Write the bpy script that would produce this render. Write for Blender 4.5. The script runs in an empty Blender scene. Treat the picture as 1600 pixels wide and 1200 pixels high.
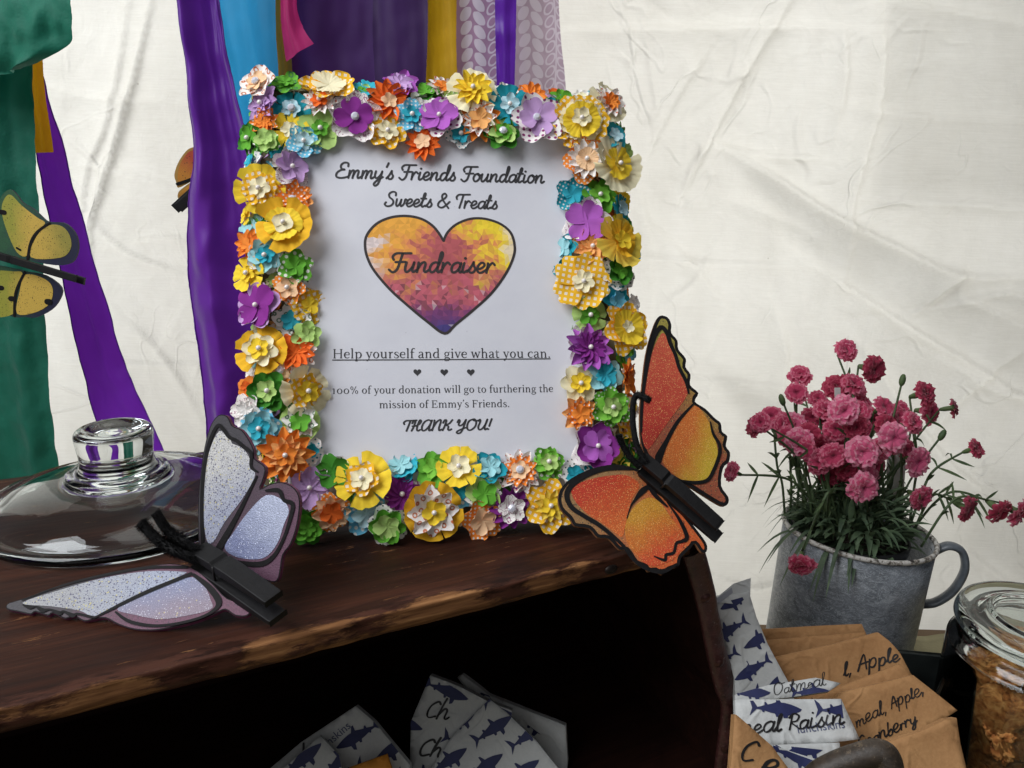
import bpy, math, random
import numpy as np
from mathutils import Vector, Matrix, noise
from mathutils.geometry import delaunay_2d_cdt

SC = bpy.context.scene
COL = SC.collection
rad = math.radians

# ------------------------------------------------------------------ camera
PITCH, ROLL, CAM_H, FPX = rad(16.5), rad(1.7), 0.290, 1256.0
_R = Vector((1, 0, 0)); _F = Vector((0, math.cos(PITCH), -math.sin(PITCH))); _U = Vector((0, math.sin(PITCH), math.cos(PITCH)))
CR = (_R*math.cos(ROLL) + _U*math.sin(ROLL)).normalized()
CU = (_U*math.cos(ROLL) - _R*math.sin(ROLL)).normalized()
CF = _F
CAM = Vector((0, 0, CAM_H))
cd = bpy.data.cameras.new('camera'); cam = bpy.data.objects.new('camera', cd); COL.objects.link(cam)
cd.sensor_width = 36; cd.sensor_fit = 'HORIZONTAL'; cd.lens = 36*FPX/1600; cd.clip_start = .01; cd.clip_end = 100
m = Matrix((CR, CU, -CF)).transposed().to_4x4(); m.translation = CAM; cam.matrix_world = m
SC.camera = cam

# ------------------------------------------------------------------ world, lamps, exposure
w = bpy.data.worlds.new("World"); SC.world = w; w.use_nodes = True
bg = w.node_tree.nodes['Background']; bg.inputs[0].default_value = (.62, .70, .85, 1); bg.inputs[1].default_value = .07
def area(name, loc, target, sx, sy, power, col):
    l = bpy.data.lights.new(name, 'AREA'); l.shape = 'RECTANGLE'; l.size = sx; l.size_y = sy; l.energy = power; l.color = col
    o = bpy.data.objects.new(name, l); COL.objects.link(o); o.location = loc
    o.rotation_euler = (Vector(target)-Vector(loc)).to_track_quat('-Z', 'Y').to_euler(); return o
area('daylight_behind_canvas', (-.05, 3.05, .42), (.0, 1.5, .25), .8, .8, 35, (1, .985, .95))
area('daylight_behind_canvas', (1.0, 3.2, -.5), (.6, 1.5, -.3), 1.0, .9, 10, (1, .98, .94))
area('daylight_behind_canvas', (-1.3, 3.0, .0), (-.8, 1.5, .1), .9, 1.2, 12, (1, .98, .94))
area('tent_opening_daylight', (-1.2, -.16, 1.50), (-.05, .6, .1), 1.45, 1.35, 46, (.94, .965, 1.0))
area('tent_roof_glow', (.1, .75, 1.9), (.05, .65, 0), 1.4, 1.0, 5, (1, .98, .95))
area('added_front_fill', (.1, -1.3, .75), (0, .6, .1), 2.4, 1.4, 3.5, (1, .97, .93))  # weak frontal fill lamp, added to soften the shade between petals
SC.view_settings.view_transform = 'Standard'; SC.view_settings.look = 'None'
SC.view_settings.exposure = 0.0; SC.view_settings.gamma = 1.0; SC.view_settings.use_curve_mapping = False
SC.render.engine = 'CYCLES'
SC.cycles.use_denoising = True
SC.cycles.max_bounces = 12; SC.cycles.transmission_bounces = 12; SC.cycles.transparent_max_bounces = 16
SC.cycles.sample_clamp_indirect = 6.0; SC.cycles.blur_glossy = .5

# ------------------------------------------------------------------ pixel helpers (photo pixels, 1600 x 1200)
def ray(px, py): return CF + CR*((px-800)/FPX) - CU*((py-600)/FPX)
def at(px, py, depth): return CAM + ray(px, py)*depth
def onz(px, py, z):
    r = ray(px, py); return CAM + r*((z-CAM_H)/r.z)
def depth_of(p): return (p-CAM).dot(CF)
class Plane:
    def __init__(s, o, u, v):
        s.o = Vector(o); s.u = Vector(u).normalized(); v = Vector(v); v = v - s.u*v.dot(s.u); s.v = v.normalized(); s.n = s.u.cross(s.v)
        if s.n.dot(CAM-s.o) < 0: s.flip = True
        else: s.flip = False
    def hit(s, px, py, off=0.0):
        r = ray(px, py); o = s.o + s.n*off
        t = (o-CAM).dot(s.n)/r.dot(s.n); p = CAM + r*t - s.o
        return (p.dot(s.u), p.dot(s.v))
    def w(s, u, v, n=0.0): return s.o + s.u*u + s.v*v + s.n*n
    def mat(s):
        M = Matrix((s.u, s.v, s.n)).transposed().to_4x4(); M.translation = s.o; return M
def lean_plane(px, py, depth, yaw, lean, spin=0):
    y, l = rad(yaw), rad(lean)
    u = Vector((math.cos(y), math.sin(y), 0)); nh = Vector((math.sin(y), -math.cos(y), 0))
    v = Vector((0, 0, 1))*math.cos(l) - nh*math.sin(l)
    return Plane(at(px, py, depth), u, v)
def plane3(a, b, c):                     # origin a, u along a>b, c gives the other side; normal made to face the camera
    p = Plane(a, b-a, c-a)
    if p.flip: p = Plane(a, b-a, a-c)
    return p

# ------------------------------------------------------------------ materials
def lin(c):
    f = lambda x: x/12.92 if x <= .04045 else ((x+.055)/1.055)**2.4
    return tuple(f(x/255) for x in c)+(1,)
class NT:
    def __init__(s, name):
        s.m = bpy.data.materials.new(name); s.m.use_nodes = True; s.t = s.m.node_tree; s.t.nodes.clear()
        s.out = s.n('ShaderNodeOutputMaterial')
    def n(s, typ, **kw):
        x = s.t.nodes.new(typ)
        for k, v in kw.items(): setattr(x, k, v)
        return x
    def set(s, inp, v):
        if isinstance(v, bpy.types.NodeSocket): s.t.links.new(v, inp)
        elif v is not None: inp.default_value = v
    def math(s, op, a, b=None, c=None):
        x = s.n('ShaderNodeMath', operation=op); s.set(x.inputs[0], a)
        if b is not None: s.set(x.inputs[1], b)
        if c is not None: s.set(x.inputs[2], c)
        return x.outputs[0]
    def mix(s, f, a, b, mode='MIX'):
        x = s.n('ShaderNodeMix', data_type='RGBA', blend_type=mode); s.set(x.inputs[0], f); s.set(x.inputs[6], a); s.set(x.inputs[7], b); return x.outputs[2]
    def obj(s): return s.n('ShaderNodeTexCoord').outputs['Object']
    def uv(s): return s.n('ShaderNodeTexCoord').outputs['UV']
    def map(s, v, sc=(1, 1, 1), rot=(0, 0, 0), loc=(0, 0, 0)):
        x = s.n('ShaderNodeMapping'); s.set(x.inputs[0], v); x.inputs['Scale'].default_value = sc; x.inputs['Rotation'].default_value = rot; x.inputs['Location'].default_value = loc; return x.outputs[0]
    def sep(s, v):
        x = s.n('ShaderNodeSeparateXYZ'); s.set(x.inputs[0], v); return x.outputs
    def noise(s, v, sc, det=3, rough=.55, dist=0):
        x = s.n('ShaderNodeTexNoise'); s.set(x.inputs['Vector'], v); x.inputs['Scale'].default_value = sc; x.inputs['Detail'].default_value = det; x.inputs['Roughness'].default_value = rough; x.inputs['Distortion'].default_value = dist; return x.outputs['Fac']
    def voro(s, v, sc, rnd=1.0, feature='F1'):
        x = s.n('ShaderNodeTexVoronoi', feature=feature); s.set(x.inputs['Vector'], v); x.inputs['Scale'].default_value = sc; x.inputs['Randomness'].default_value = rnd; return x.outputs
    def ramp(s, f, stops, interp='LINEAR'):
        x = s.n('ShaderNodeValToRGB'); s.set(x.inputs[0], f); cr = x.color_ramp; cr.interpolation = interp
        while len(cr.elements) < len(stops): cr.elements.new(.5)
        for e, (p, c) in zip(cr.elements, stops): e.position = p; e.color = c if len(c) == 4 else tuple(c)+(1,)
        return x.outputs[0]
    def step(s, f, a, b):
        x = s.n('ShaderNodeMapRange', interpolation_type='SMOOTHSTEP'); s.set(x.inputs[0], f); x.inputs[1].default_value = a; x.inputs[2].default_value = b; return x.outputs[0]
    def bump(s, h, st, dist=.001, nrm=None):
        x = s.n('ShaderNodeBump'); s.set(x.inputs['Height'], h); x.inputs['Strength'].default_value = st; x.inputs['Distance'].default_value = dist
        if nrm is not None: s.set(x.inputs['Normal'], nrm)
        return x.outputs[0]
    def princ(s, col, rough=.6, metal=0, spec=.5, nrm=None, trans=0, ior=1.5, coat=0, sheen=0):
        p = s.n('ShaderNodeBsdfPrincipled'); s.set(p.inputs['Base Color'], col); s.set(p.inputs['Roughness'], rough); s.set(p.inputs['Metallic'], metal)
        s.set(p.inputs['Specular IOR Level'], spec); p.inputs['Transmission Weight'].default_value = trans; p.inputs['IOR'].default_value = ior
        p.inputs['Coat Weight'].default_value = coat; p.inputs['Sheen Weight'].default_value = sheen
        if nrm is not None: s.set(p.inputs['Normal'], nrm)
        return p.outputs[0]
    def done(s, sh): s.t.links.new(sh, s.out.inputs[0]); return s.m
    def mixsh(s, f, a, b):
        x = s.n('ShaderNodeMixShader'); s.set(x.inputs[0], f); s.t.links.new(a, x.inputs[1]); s.t.links.new(b, x.inputs[2]); return x.outputs[0]
_mc = {}
def cached(fn):
    def g(*a, **k):
        key = (fn.__name__, a, tuple(sorted(k.items())))
        if key not in _mc: _mc[key] = fn(*a, **k)
        return _mc[key]
    return g
@cached
def plain(name, col, rough=.6, metal=0.0, spec=.5, nsc=60.0, namt=.12, bsc=0.0, bst=.2, coat=0.0):
    n = NT(name); o = n.obj(); c = lin(col)
    f = n.noise(o, nsc, 4)
    c1 = tuple(x*(1-namt) for x in c[:3])+(1,); c2 = tuple(min(1, x*(1+namt)) for x in c[:3])+(1,)
    cc = n.ramp(f, [(.3, c1), (.7, c2)])
    nr = n.bump(n.noise(o, bsc, 4), bst) if bsc else None
    return n.done(n.princ(cc, rough, metal, spec, nr, coat=coat))

# ------------------------------------------------------------------ objects
MW = {}
def thing(name, label, cat, M=None, group=None):
    o = bpy.data.objects.new(name, None); COL.objects.link(o); o.empty_display_size = .02
    if M is None: M = Matrix()
    if isinstance(M, Vector): M = Matrix.Translation(M)
    o.matrix_world = M; MW[o] = M.copy(); o['label'] = label; o['category'] = cat
    if group: o['group'] = group
    return o
def tag(o, label, cat, group=None, kind=None):
    if label: o['label'] = label
    if cat: o['category'] = cat
    if group: o['group'] = group
    if kind: o['kind'] = kind
    return o
class MB:
    def __init__(s): s.v = []; s.f = []; s.mi = []; s.uv = None; s.col = None
    def add(s, vs, fs, mi=0):
        b = len(s.v); s.v += [tuple(x) for x in vs]; s.f += [tuple(i+b for i in f) for f in fs]; s.mi += [mi]*len(fs); return b
    def box(s, c, h, R=None, mi=0):
        vs = [Vector((x*h[0], y*h[1], z*h[2])) for x in (-1, 1) for y in (-1, 1) for z in (-1, 1)]
        if R is not None: vs = [R @ q for q in vs]
        vs = [q+Vector(c) for q in vs]
        s.add(vs, [(0, 1, 3, 2), (4, 6, 7, 5), (0, 4, 5, 1), (2, 3, 7, 6), (0, 2, 6, 4), (1, 5, 7, 3)], mi)
    def hexa(s, lo, hi, mi=0):          # lo, hi: 4 points each, same order
        s.add(list(lo)+list(hi), [(3, 2, 1, 0), (4, 5, 6, 7), (0, 1, 5, 4), (1, 2, 6, 5), (2, 3, 7, 6), (3, 0, 4, 7)], mi)
    def lathe(s, prof, seg=48, c=(0, 0, 0), closed=False, mi=0, wob=None):
        vs = []; fs = []; n = len(prof)
        for r, z in prof:
            for k in range(seg):
                a = 2*math.pi*k/seg; vs.append((c[0]+r*math.cos(a), c[1]+r*math.sin(a), c[2]+z))
        for i in range(n if closed else n-1):
            j = (i+1) % n
            for k in range(seg):
                l = (k+1) % seg; fs.append((i*seg+k, i*seg+l, j*seg+l, j*seg+k))
        s.add(vs, fs, mi)
    def tube(s, pts, rr, seg=8, mi=0, flat=None, cap=True):
        pts = [Vector(p) for p in pts]; n = len(pts)
        if not isinstance(rr, (list, tuple)): rr = [rr]*n
        vs = []; fs = []; prev = None
        for i, p in enumerate(pts):
            t = (pts[min(i+1, n-1)]-pts[max(i-1, 0)]).normalized()
            if prev is None:
                a = Vector((0, 0, 1)) if abs(t.z) < .9 else Vector((1, 0, 0)); x = t.cross(a).normalized()
            else: x = (prev - t*prev.dot(t)).normalized()
            prev = x; y = t.cross(x)
            for k in range(seg):
                a = 2*math.pi*k/seg; vs.append(p + (x*math.cos(a) + y*math.sin(a)*(flat or 1))*rr[i])
        for i in range(n-1):
            for k in range(seg):
                l = (k+1) % seg; fs.append((i*seg+k, i*seg+l, (i+1)*seg+l, (i+1)*seg+k))
        if cap: fs.append(tuple(range(seg-1, -1, -1))); fs.append(tuple((n-1)*seg+k for k in range(seg)))
        s.add(vs, fs, mi)
    def ball(s, c, r, seg=10, rings=6, sc=(1, 1, 1), mi=0):
        vs = [(c[0], c[1], c[2]+r*sc[2])]; fs = []
        for i in range(1, rings):
            t = math.pi*i/rings
            for k in range(seg):
                a = 2*math.pi*k/seg; vs.append((c[0]+r*sc[0]*math.sin(t)*math.cos(a), c[1]+r*sc[1]*math.sin(t)*math.sin(a), c[2]+r*sc[2]*math.cos(t)))
        vs.append((c[0], c[1], c[2]-r*sc[2])); L = len(vs)-1
        for k in range(seg):
            l = (k+1) % seg; fs.append((0, 1+k, 1+l)); fs.append((L, 1+(rings-2)*seg+l, 1+(rings-2)*seg+k))
        for i in range(rings-2):
            for k in range(seg):
                l = (k+1) % seg; fs.append((1+i*seg+k, 1+(i+1)*seg+k, 1+(i+1)*seg+l, 1+i*seg+l))
        s.add(vs, fs, mi)
    def build(s, name, mats, parent=None, world=False, smooth=True, M=None, bevel=0):
        me = bpy.data.meshes.new(name); vs = s.v
        if world and parent is not None:
            I = MW[parent].inverted(); vs = [I @ Vector(q) for q in vs]
        me.from_pydata([tuple(q) for q in vs], [], s.f)
        if not isinstance(mats, (list, tuple)): mats = [mats]
        for q in mats: me.materials.append(q)
        if len(mats) > 1: me.polygons.foreach_set('material_index', s.mi)
        if smooth: me.polygons.foreach_set('use_smooth', [True]*len(me.polygons))
        if s.uv:
            l = me.uv_layers.new(name='UVMap'); idx = np.zeros(len(me.loops), dtype=np.int32); me.loops.foreach_get('vertex_index', idx)
            l.data.foreach_set('uv', np.array(s.uv, dtype=np.float32)[idx].ravel())
        if s.col:
            a = me.color_attributes.new('Col', 'FLOAT_COLOR', 'CORNER'); arr = []
            for p in me.polygons: arr += list(s.col[p.index])*p.loop_total
            a.data.foreach_set('color', arr)
        me.update(); me.validate()
        o = bpy.data.objects.new(name, me); COL.objects.link(o)
        if parent is not None: o.parent = parent
        if M is not None: o.matrix_local = M
        MW[o] = (MW[parent] if parent is not None else Matrix()) @ (M if M is not None else Matrix())
        if bevel:
            b = o.modifiers.new('b', 'BEVEL'); b.width = bevel; b.segments = 2; b.limit_method = 'ANGLE'; b.angle_limit = rad(40)
        return o
def catmull(pts, k=6, closed=False):
    P = [np.array(p, float) for p in pts]; n = len(P); out = []
    if n == 2 and not closed: return [tuple(P[0]), tuple(P[1])]
    rng_ = range(n) if closed else range(n-1)
    for i in rng_:
        if closed: a, b, c, d = P[i-1], P[i], P[(i+1) % n], P[(i+2) % n]
        else: a, b, c, d = P[max(i-1, 0)], P[i], P[i+1], P[min(i+2, n-1)]
        for j in range(k):
            t = j/k; out.append(tuple(.5*((2*b)+(c-a)*t+(2*a-5*b+4*c-d)*t*t+(3*b-a-3*c+d)*t**3)))
    if not closed: out.append(tuple(P[-1]))
    return out
def in_poly(x, y, P):
    r = False; j = len(P)-1
    for i in range(len(P)):
        xi, yi = P[i]; xj, yj = P[j]
        if (yi > y) != (yj > y) and x < (xj-xi)*(y-yi)/(yj-yi+1e-12)+xi: r = not r
        j = i
    return r
def area2(P): return sum(P[i-1][0]*P[i][1]-P[i][0]*P[i-1][1] for i in range(len(P)))/2
def sheet(P, sp=None, seed=1):          # triangulated polygon with inner points; boundary points come first
    P = [tuple(q) for q in P]
    if area2(P) < 0: P = P[::-1]
    if sp:                               # add points on long edges
        Q = []
        for i, a in enumerate(P):
            b = P[(i+1) % len(P)]; L = math.hypot(b[0]-a[0], b[1]-a[1]); k = max(1, int(L/sp))
            for j in range(k): Q.append((a[0]+(b[0]-a[0])*j/k, a[1]+(b[1]-a[1])*j/k))
        P = Q
    vs = [Vector(q) for q in P]; nb = len(P)
    if sp:
        rg = random.Random(seed); xs = [q[0] for q in P]; ys = [q[1] for q in P]
        y = min(ys)+sp/2
        while y < max(ys):
            x = min(xs)+sp/2
            while x < max(xs):
                qx, qy = x+rg.uniform(-.25, .25)*sp, y+rg.uniform(-.25, .25)*sp
                if in_poly(qx, qy, P) and min((qx-a[0])**2+(qy-a[1])**2 for a in P) > (.45*sp)**2: vs.append(Vector((qx, qy)))
                x += sp
            y += sp
    r = delaunay_2d_cdt(vs, [], [list(range(nb))], 1, 1e-7)
    V = [tuple(q) for q in r[0]]; F = []
    for f in r[2]:
        f = list(f); a = [V[i] for i in f]
        if area2(a) < 0: f = f[::-1]
        F.append(tuple(f))
    return V, F
def shrink(P, d):                        # move an outline inwards by d
    if area2(P) < 0: P = P[::-1]
    n = len(P); Q = []
    for i in range(n):
        a, b, c = P[i-1], P[i], P[(i+1) % n]
        t = (c[0]-a[0], c[1]-a[1]); L = math.hypot(*t) or 1e-9; Q.append((b[0]-t[1]/L*d, b[1]+t[0]/L*d))
    out = [q for q in Q if in_poly(q[0], q[1], P) and min(math.hypot(q[0]-p[0], q[1]-p[1]) for p in P) > d*.8]
    return out
def bound_edges(F):
    e = {}
    for f in F:
        for i in range(len(f)):
            a, b = f[i], f[(i+1) % len(f)]
            if (b, a) in e: del e[(b, a)]
            else: e[(a, b)] = 1
    return list(e)
def solid(mb, P, pl, n0, n1, sp=None, disp=None, seed=1, mi=0, mi_side=None):   # extruded polygon on a plane between n0 (back) and n1 (front)
    V, F = sheet(P, sp, seed); L = len(V); d = disp or (lambda u, v: 0)
    vs = [pl.w(u, v, n1+d(u, v)) for u, v in V]+[pl.w(u, v, n0+d(u, v)) for u, v in V]
    b = mb.add(vs, F, mi); ms = mi if mi_side is None else mi_side
    base = b
    for f in F: mb.f.append(tuple(base+L+i for i in f[::-1])); mb.mi.append(ms)
    for a, c in bound_edges(F): mb.f.append((base+a, base+L+a, base+L+c, base+c)); mb.mi.append(ms)
def skin(mb, P, pl, n, sp=None, disp=None, seed=1, mi=0):
    V, F = sheet(P, sp, seed); d = disp or (lambda u, v: 0)
    mb.add([pl.w(u, v, n+d(u, v)) for u, v in V], F, mi)
def ribbon2(pts, ws, k=6, smooth=True, closed=False, cap=True):   # variable-width stroke in 2D > verts, faces
    n = len(pts)
    if not isinstance(ws, (list, tuple)): ws = [ws]*n
    Q = [(p[0], p[1], w_) for p, w_ in zip(pts, ws)]
    C = catmull(Q, k, closed) if (smooth and n > 2) else Q
    if closed: C = C+[C[0]]
    m_ = len(C); vs = []; fs = []
    for i, (x, y, w_) in enumerate(C):
        if closed: a, b = C[i-1 if i else m_-2], C[i+1 if i < m_-1 else 1]
        else: a, b = C[max(i-1, 0)], C[min(i+1, m_-1)]
        tx, ty = b[0]-a[0], b[1]-a[1]; L = math.hypot(tx, ty) or 1e-9; nx, ny = -ty/L, tx/L
        vs += [(x+nx*w_/2, y+ny*w_/2), (x-nx*w_/2, y-ny*w_/2)]
    for i in range(m_-1): fs.append((2*i+1, 2*i+3, 2*i+2, 2*i))
    if cap and not closed:
        for e in (0, m_-1):
            x, y, w_ = C[e]; a = C[1] if e == 0 else C[m_-2]; th = math.atan2(y-a[1], x-a[0]); ids = []
            ids.append(2*e+1 if e else 0)
            for j in range(1, 5):
                an = th-math.pi/2+math.pi*j/5
                vs.append((x+math.cos(an)*w_/2, y+math.sin(an)*w_/2)); ids.append(len(vs)-1)
            ids.append(2*e if e else 1)
            fs.append(tuple(ids))
    return vs, fs
# ------------------------------------------------------------------ lettering (two hand-drawn stroke alphabets)
SCRIPT = {  # monoline brush script: advance, strokes
'a': (.52, [[(.42,.40),(.30,.50),(.12,.42),(.05,.22),(.12,.02),(.27,.03),(.40,.22),(.44,.47)], [(.44,.47),(.41,.15),(.47,.0),(.58,.10)]]),
'n': (.54, [[(.04,.48),(.05,.25),(.05,.0)], [(.05,.12),(.15,.40),(.29,.50),(.36,.40),(.35,.12),(.42,0),(.55,.1)]]),
'm': (.75, [[(.04,.48),(.05,.25),(.05,0)], [(.05,.12),(.13,.40),(.24,.5),(.30,.4),(.28,0)], [(.28,.12),(.38,.42),(.50,.5),(.56,.4),(.55,.12),(.61,0),(.75,.1)]]),
'u': (.54, [[(.04,.48),(.03,.18),(.10,.0),(.22,.05),(.35,.28),(.38,.48)], [(.38,.48),(.36,.12),(.43,0),(.55,.1)]]),
'i': (.26, [[(.06,.48),(.04,.12),(.11,0),(.25,.1)], [(.065,.72),(.07,.725)]]),
'r': (.42, [[(.04,.48),(.05,.25),(.05,0)], [(.05,.12),(.12,.36),(.24,.5),(.36,.40)]]),
'e': (.44, [[(.02,.18),(.2,.22),(.33,.35),(.29,.48),(.17,.5),(.06,.36),(.05,.14),(.16,0),(.31,.03),(.46,.16)]]),
'd': (.56, [[(.42,.40),(.28,.5),(.12,.42),(.05,.2),(.13,.01),(.27,.04),(.40,.3),(.50,.75),(.49,.98),(.42,.98),(.40,.7),(.40,.15),(.46,0),(.58,.1)]]),
'o': (.48, [[(.25,.5),(.1,.42),(.04,.2),(.13,.01),(.27,.02),(.39,.2),(.35,.42),(.25,.5),(.31,.40),(.50,.42)]]),
'y': (.52, [[(.04,.48),(.03,.2),(.12,.04),(.24,.08),(.36,.28),(.40,.48)], [(.40,.48),(.37,.02),(.30,-.33),(.16,-.45),(.07,-.34),(.2,-.12),(.50,.12)]]),
's': (.40, [[(.0,.04),(.13,.26),(.22,.53)], [(.22,.53),(.25,.36),(.35,.2),(.3,.03),(.16,0),(.08,.1)]]),
't': (.36, [[(.0,.1),(.12,.45),(.21,.8),(.18,.94),(.12,.86),(.10,.5),(.09,.15),(.16,0),(.32,.1)], [(-.02,.57),(.30,.57)]]),
'w': (.66, [[(.04,.48),(.05,.15),(.13,0),(.26,.15),(.32,.46)], [(.32,.46),(.32,.12),(.40,0),(.53,.18),(.56,.48),(.68,.42)]]),
'l': (.30, [[(.0,.1),(.15,.5),(.23,.9),(.17,1.0),(.1,.8),(.09,.2),(.16,0),(.3,.1)]]),
'p': (.45, [[(.06,.48),(.05,.0),(.04,-.4)], [(.05,.2),(.16,.46),(.32,.46),(.36,.2),(.24,.0),(.08,.06)]]),
'b': (.42, [[(.12,1.),(.06,.5),(.06,.06),(.24,.0),(.36,.2),(.28,.44),(.1,.3)]]),
'h': (.48, [[(.12,1),(.07,.5),(.05,0)], [(.06,.2),(.2,.48),(.32,.4),(.33,.1),(.40,0),(.5,.1)]]),
'c': (.42, [[(.34,.4),(.22,.5),(.07,.36),(.06,.12),(.2,0),(.42,.12)]]),
'E': (.72, [[(.62,.74),(.58,.93),(.36,.97),(.2,.8),(.27,.58),(.46,.53),(.25,.49),(.06,.3),(.08,.07),(.3,-.01),(.55,.02),(.76,.10)]]),
'F': (.70, [[(.14,.60),(.07,.76),(.2,.92),(.5,.93),(.86,.94)], [(.48,.93),(.44,.5),(.38,.12),(.22,-.03),(.03,.10)], [(.25,.48),(.68,.50)]]),
'S': (.66, [[(.58,.72),(.54,.92),(.33,.97),(.16,.82),(.22,.6),(.45,.42),(.52,.2),(.4,.02),(.18,-.02),(.02,.1),(.07,.25)]]),
'T': (.60, [[(.08,.60),(.03,.76),(.16,.91),(.45,.92),(.84,.94)], [(.44,.92),(.40,.5),(.34,0)]]),
'&': (.78, [[(.74,.40),(.5,.1),(.28,-.02),(.06,.12),(.1,.38),(.36,.6),(.46,.8),(.34,.96),(.2,.85),(.24,.6),(.5,.25),(.74,-.04)]]),
'H': (.66, [[(.0,.66),(.06,.9),(.18,.88),(.16,.4),(.08,0)], [(.06,.42),(.3,.45),(.50,.62),(.56,.86),(.47,.95),(.41,.7),(.40,.2),(.5,0),(.64,.1)]]),
'A': (.74, [[(.6,.8),(.4,.95),(.16,.8),(.05,.4),(.14,.03),(.34,.06),(.54,.45),(.62,.92)], [(.62,.92),(.56,.3),(.6,0),(.74,.1)]]),
'N': (.68, [[(.05,.92),(.08,.5),(.06,0)], [(.08,.3),(.22,.75),(.42,.95),(.5,.8),(.48,.25),(.54,0),(.68,.1)]]),
'K': (.66, [[(.0,.66),(.06,.9),(.18,.88),(.16,.4),(.08,0)], [(.58,.92),(.42,.6),(.16,.48)], [(.2,.48),(.40,.35),(.44,.08),(.54,0),(.66,.1)]]),
'Y': (.68, [[(.0,.7),(.06,.92),(.14,.8),(.12,.5),(.24,.38),(.42,.55),(.54,.92)], [(.54,.92),(.5,.3),(.4,-.2),(.2,-.3),(.12,-.15),(.35,.05),(.66,.2)]]),
'O': (.72, [[(.35,.95),(.1,.8),(.04,.4),(.15,.03),(.38,.0),(.6,.3),(.6,.7),(.45,.95),(.35,.9),(.5,.8),(.78,.85)]]),
'U': (.74, [[(.02,.78),(.1,.92),(.15,.7),(.1,.25),(.22,.0),(.4,.1),(.56,.5),(.6,.92)], [(.6,.92),(.54,.3),(.6,0),(.74,.1)]]),
'!': (.25, [[(.16,.95),(.12,.6),(.10,.3)], [(.075,.035),(.08,.04)]]),
"'": (.20, [[(.14,1.02),(.12,.9),(.08,.76)]]),
'^': (.50, [[(.02,0),(.28,.85),(.42,0)], [(.08,.33),(.48,.38)]]),           # upright hand-written A
'R': (.58, [[(.1,0),(.14,.9)], [(.0,.75),(.2,.98),(.5,.82),(.42,.52),(.14,.45),(.4,.2),(.62,0)]]),
'C': (.52, [[(.5,.8),(.35,.95),(.1,.7),(.05,.3),(.2,0),(.5,.1)]]),
'k': (.46, [[(.12,1),(.07,.5),(.05,0)], [(.34,.5),(.08,.22)], [(.14,.28),(.38,.0)]]),
',': (.25, [[(.12,.06),(.05,-.16)]]), ' ': (.30, []),
}
S_, H_ = .092, .042
def _stem(x, y0, y1, top=None, bot='b', s=S_):
    r = [([(x, y0), (x, y1)], s)]
    if bot == 'b': r.append(([(x-.085, y0+H_/2), (x+.085, y0+H_/2)], H_))
    if top == 'b': r.append(([(x-.085, y1-H_/2), (x+.085, y1-H_/2)], H_))
    if top == 'f': r.append(([(x-.105, y1-.045), (x+.0, y1-.012)], H_))
    return r
def _bowl(cx, cy, rx, ry): return [('o', cx, cy, rx, ry)]
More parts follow.
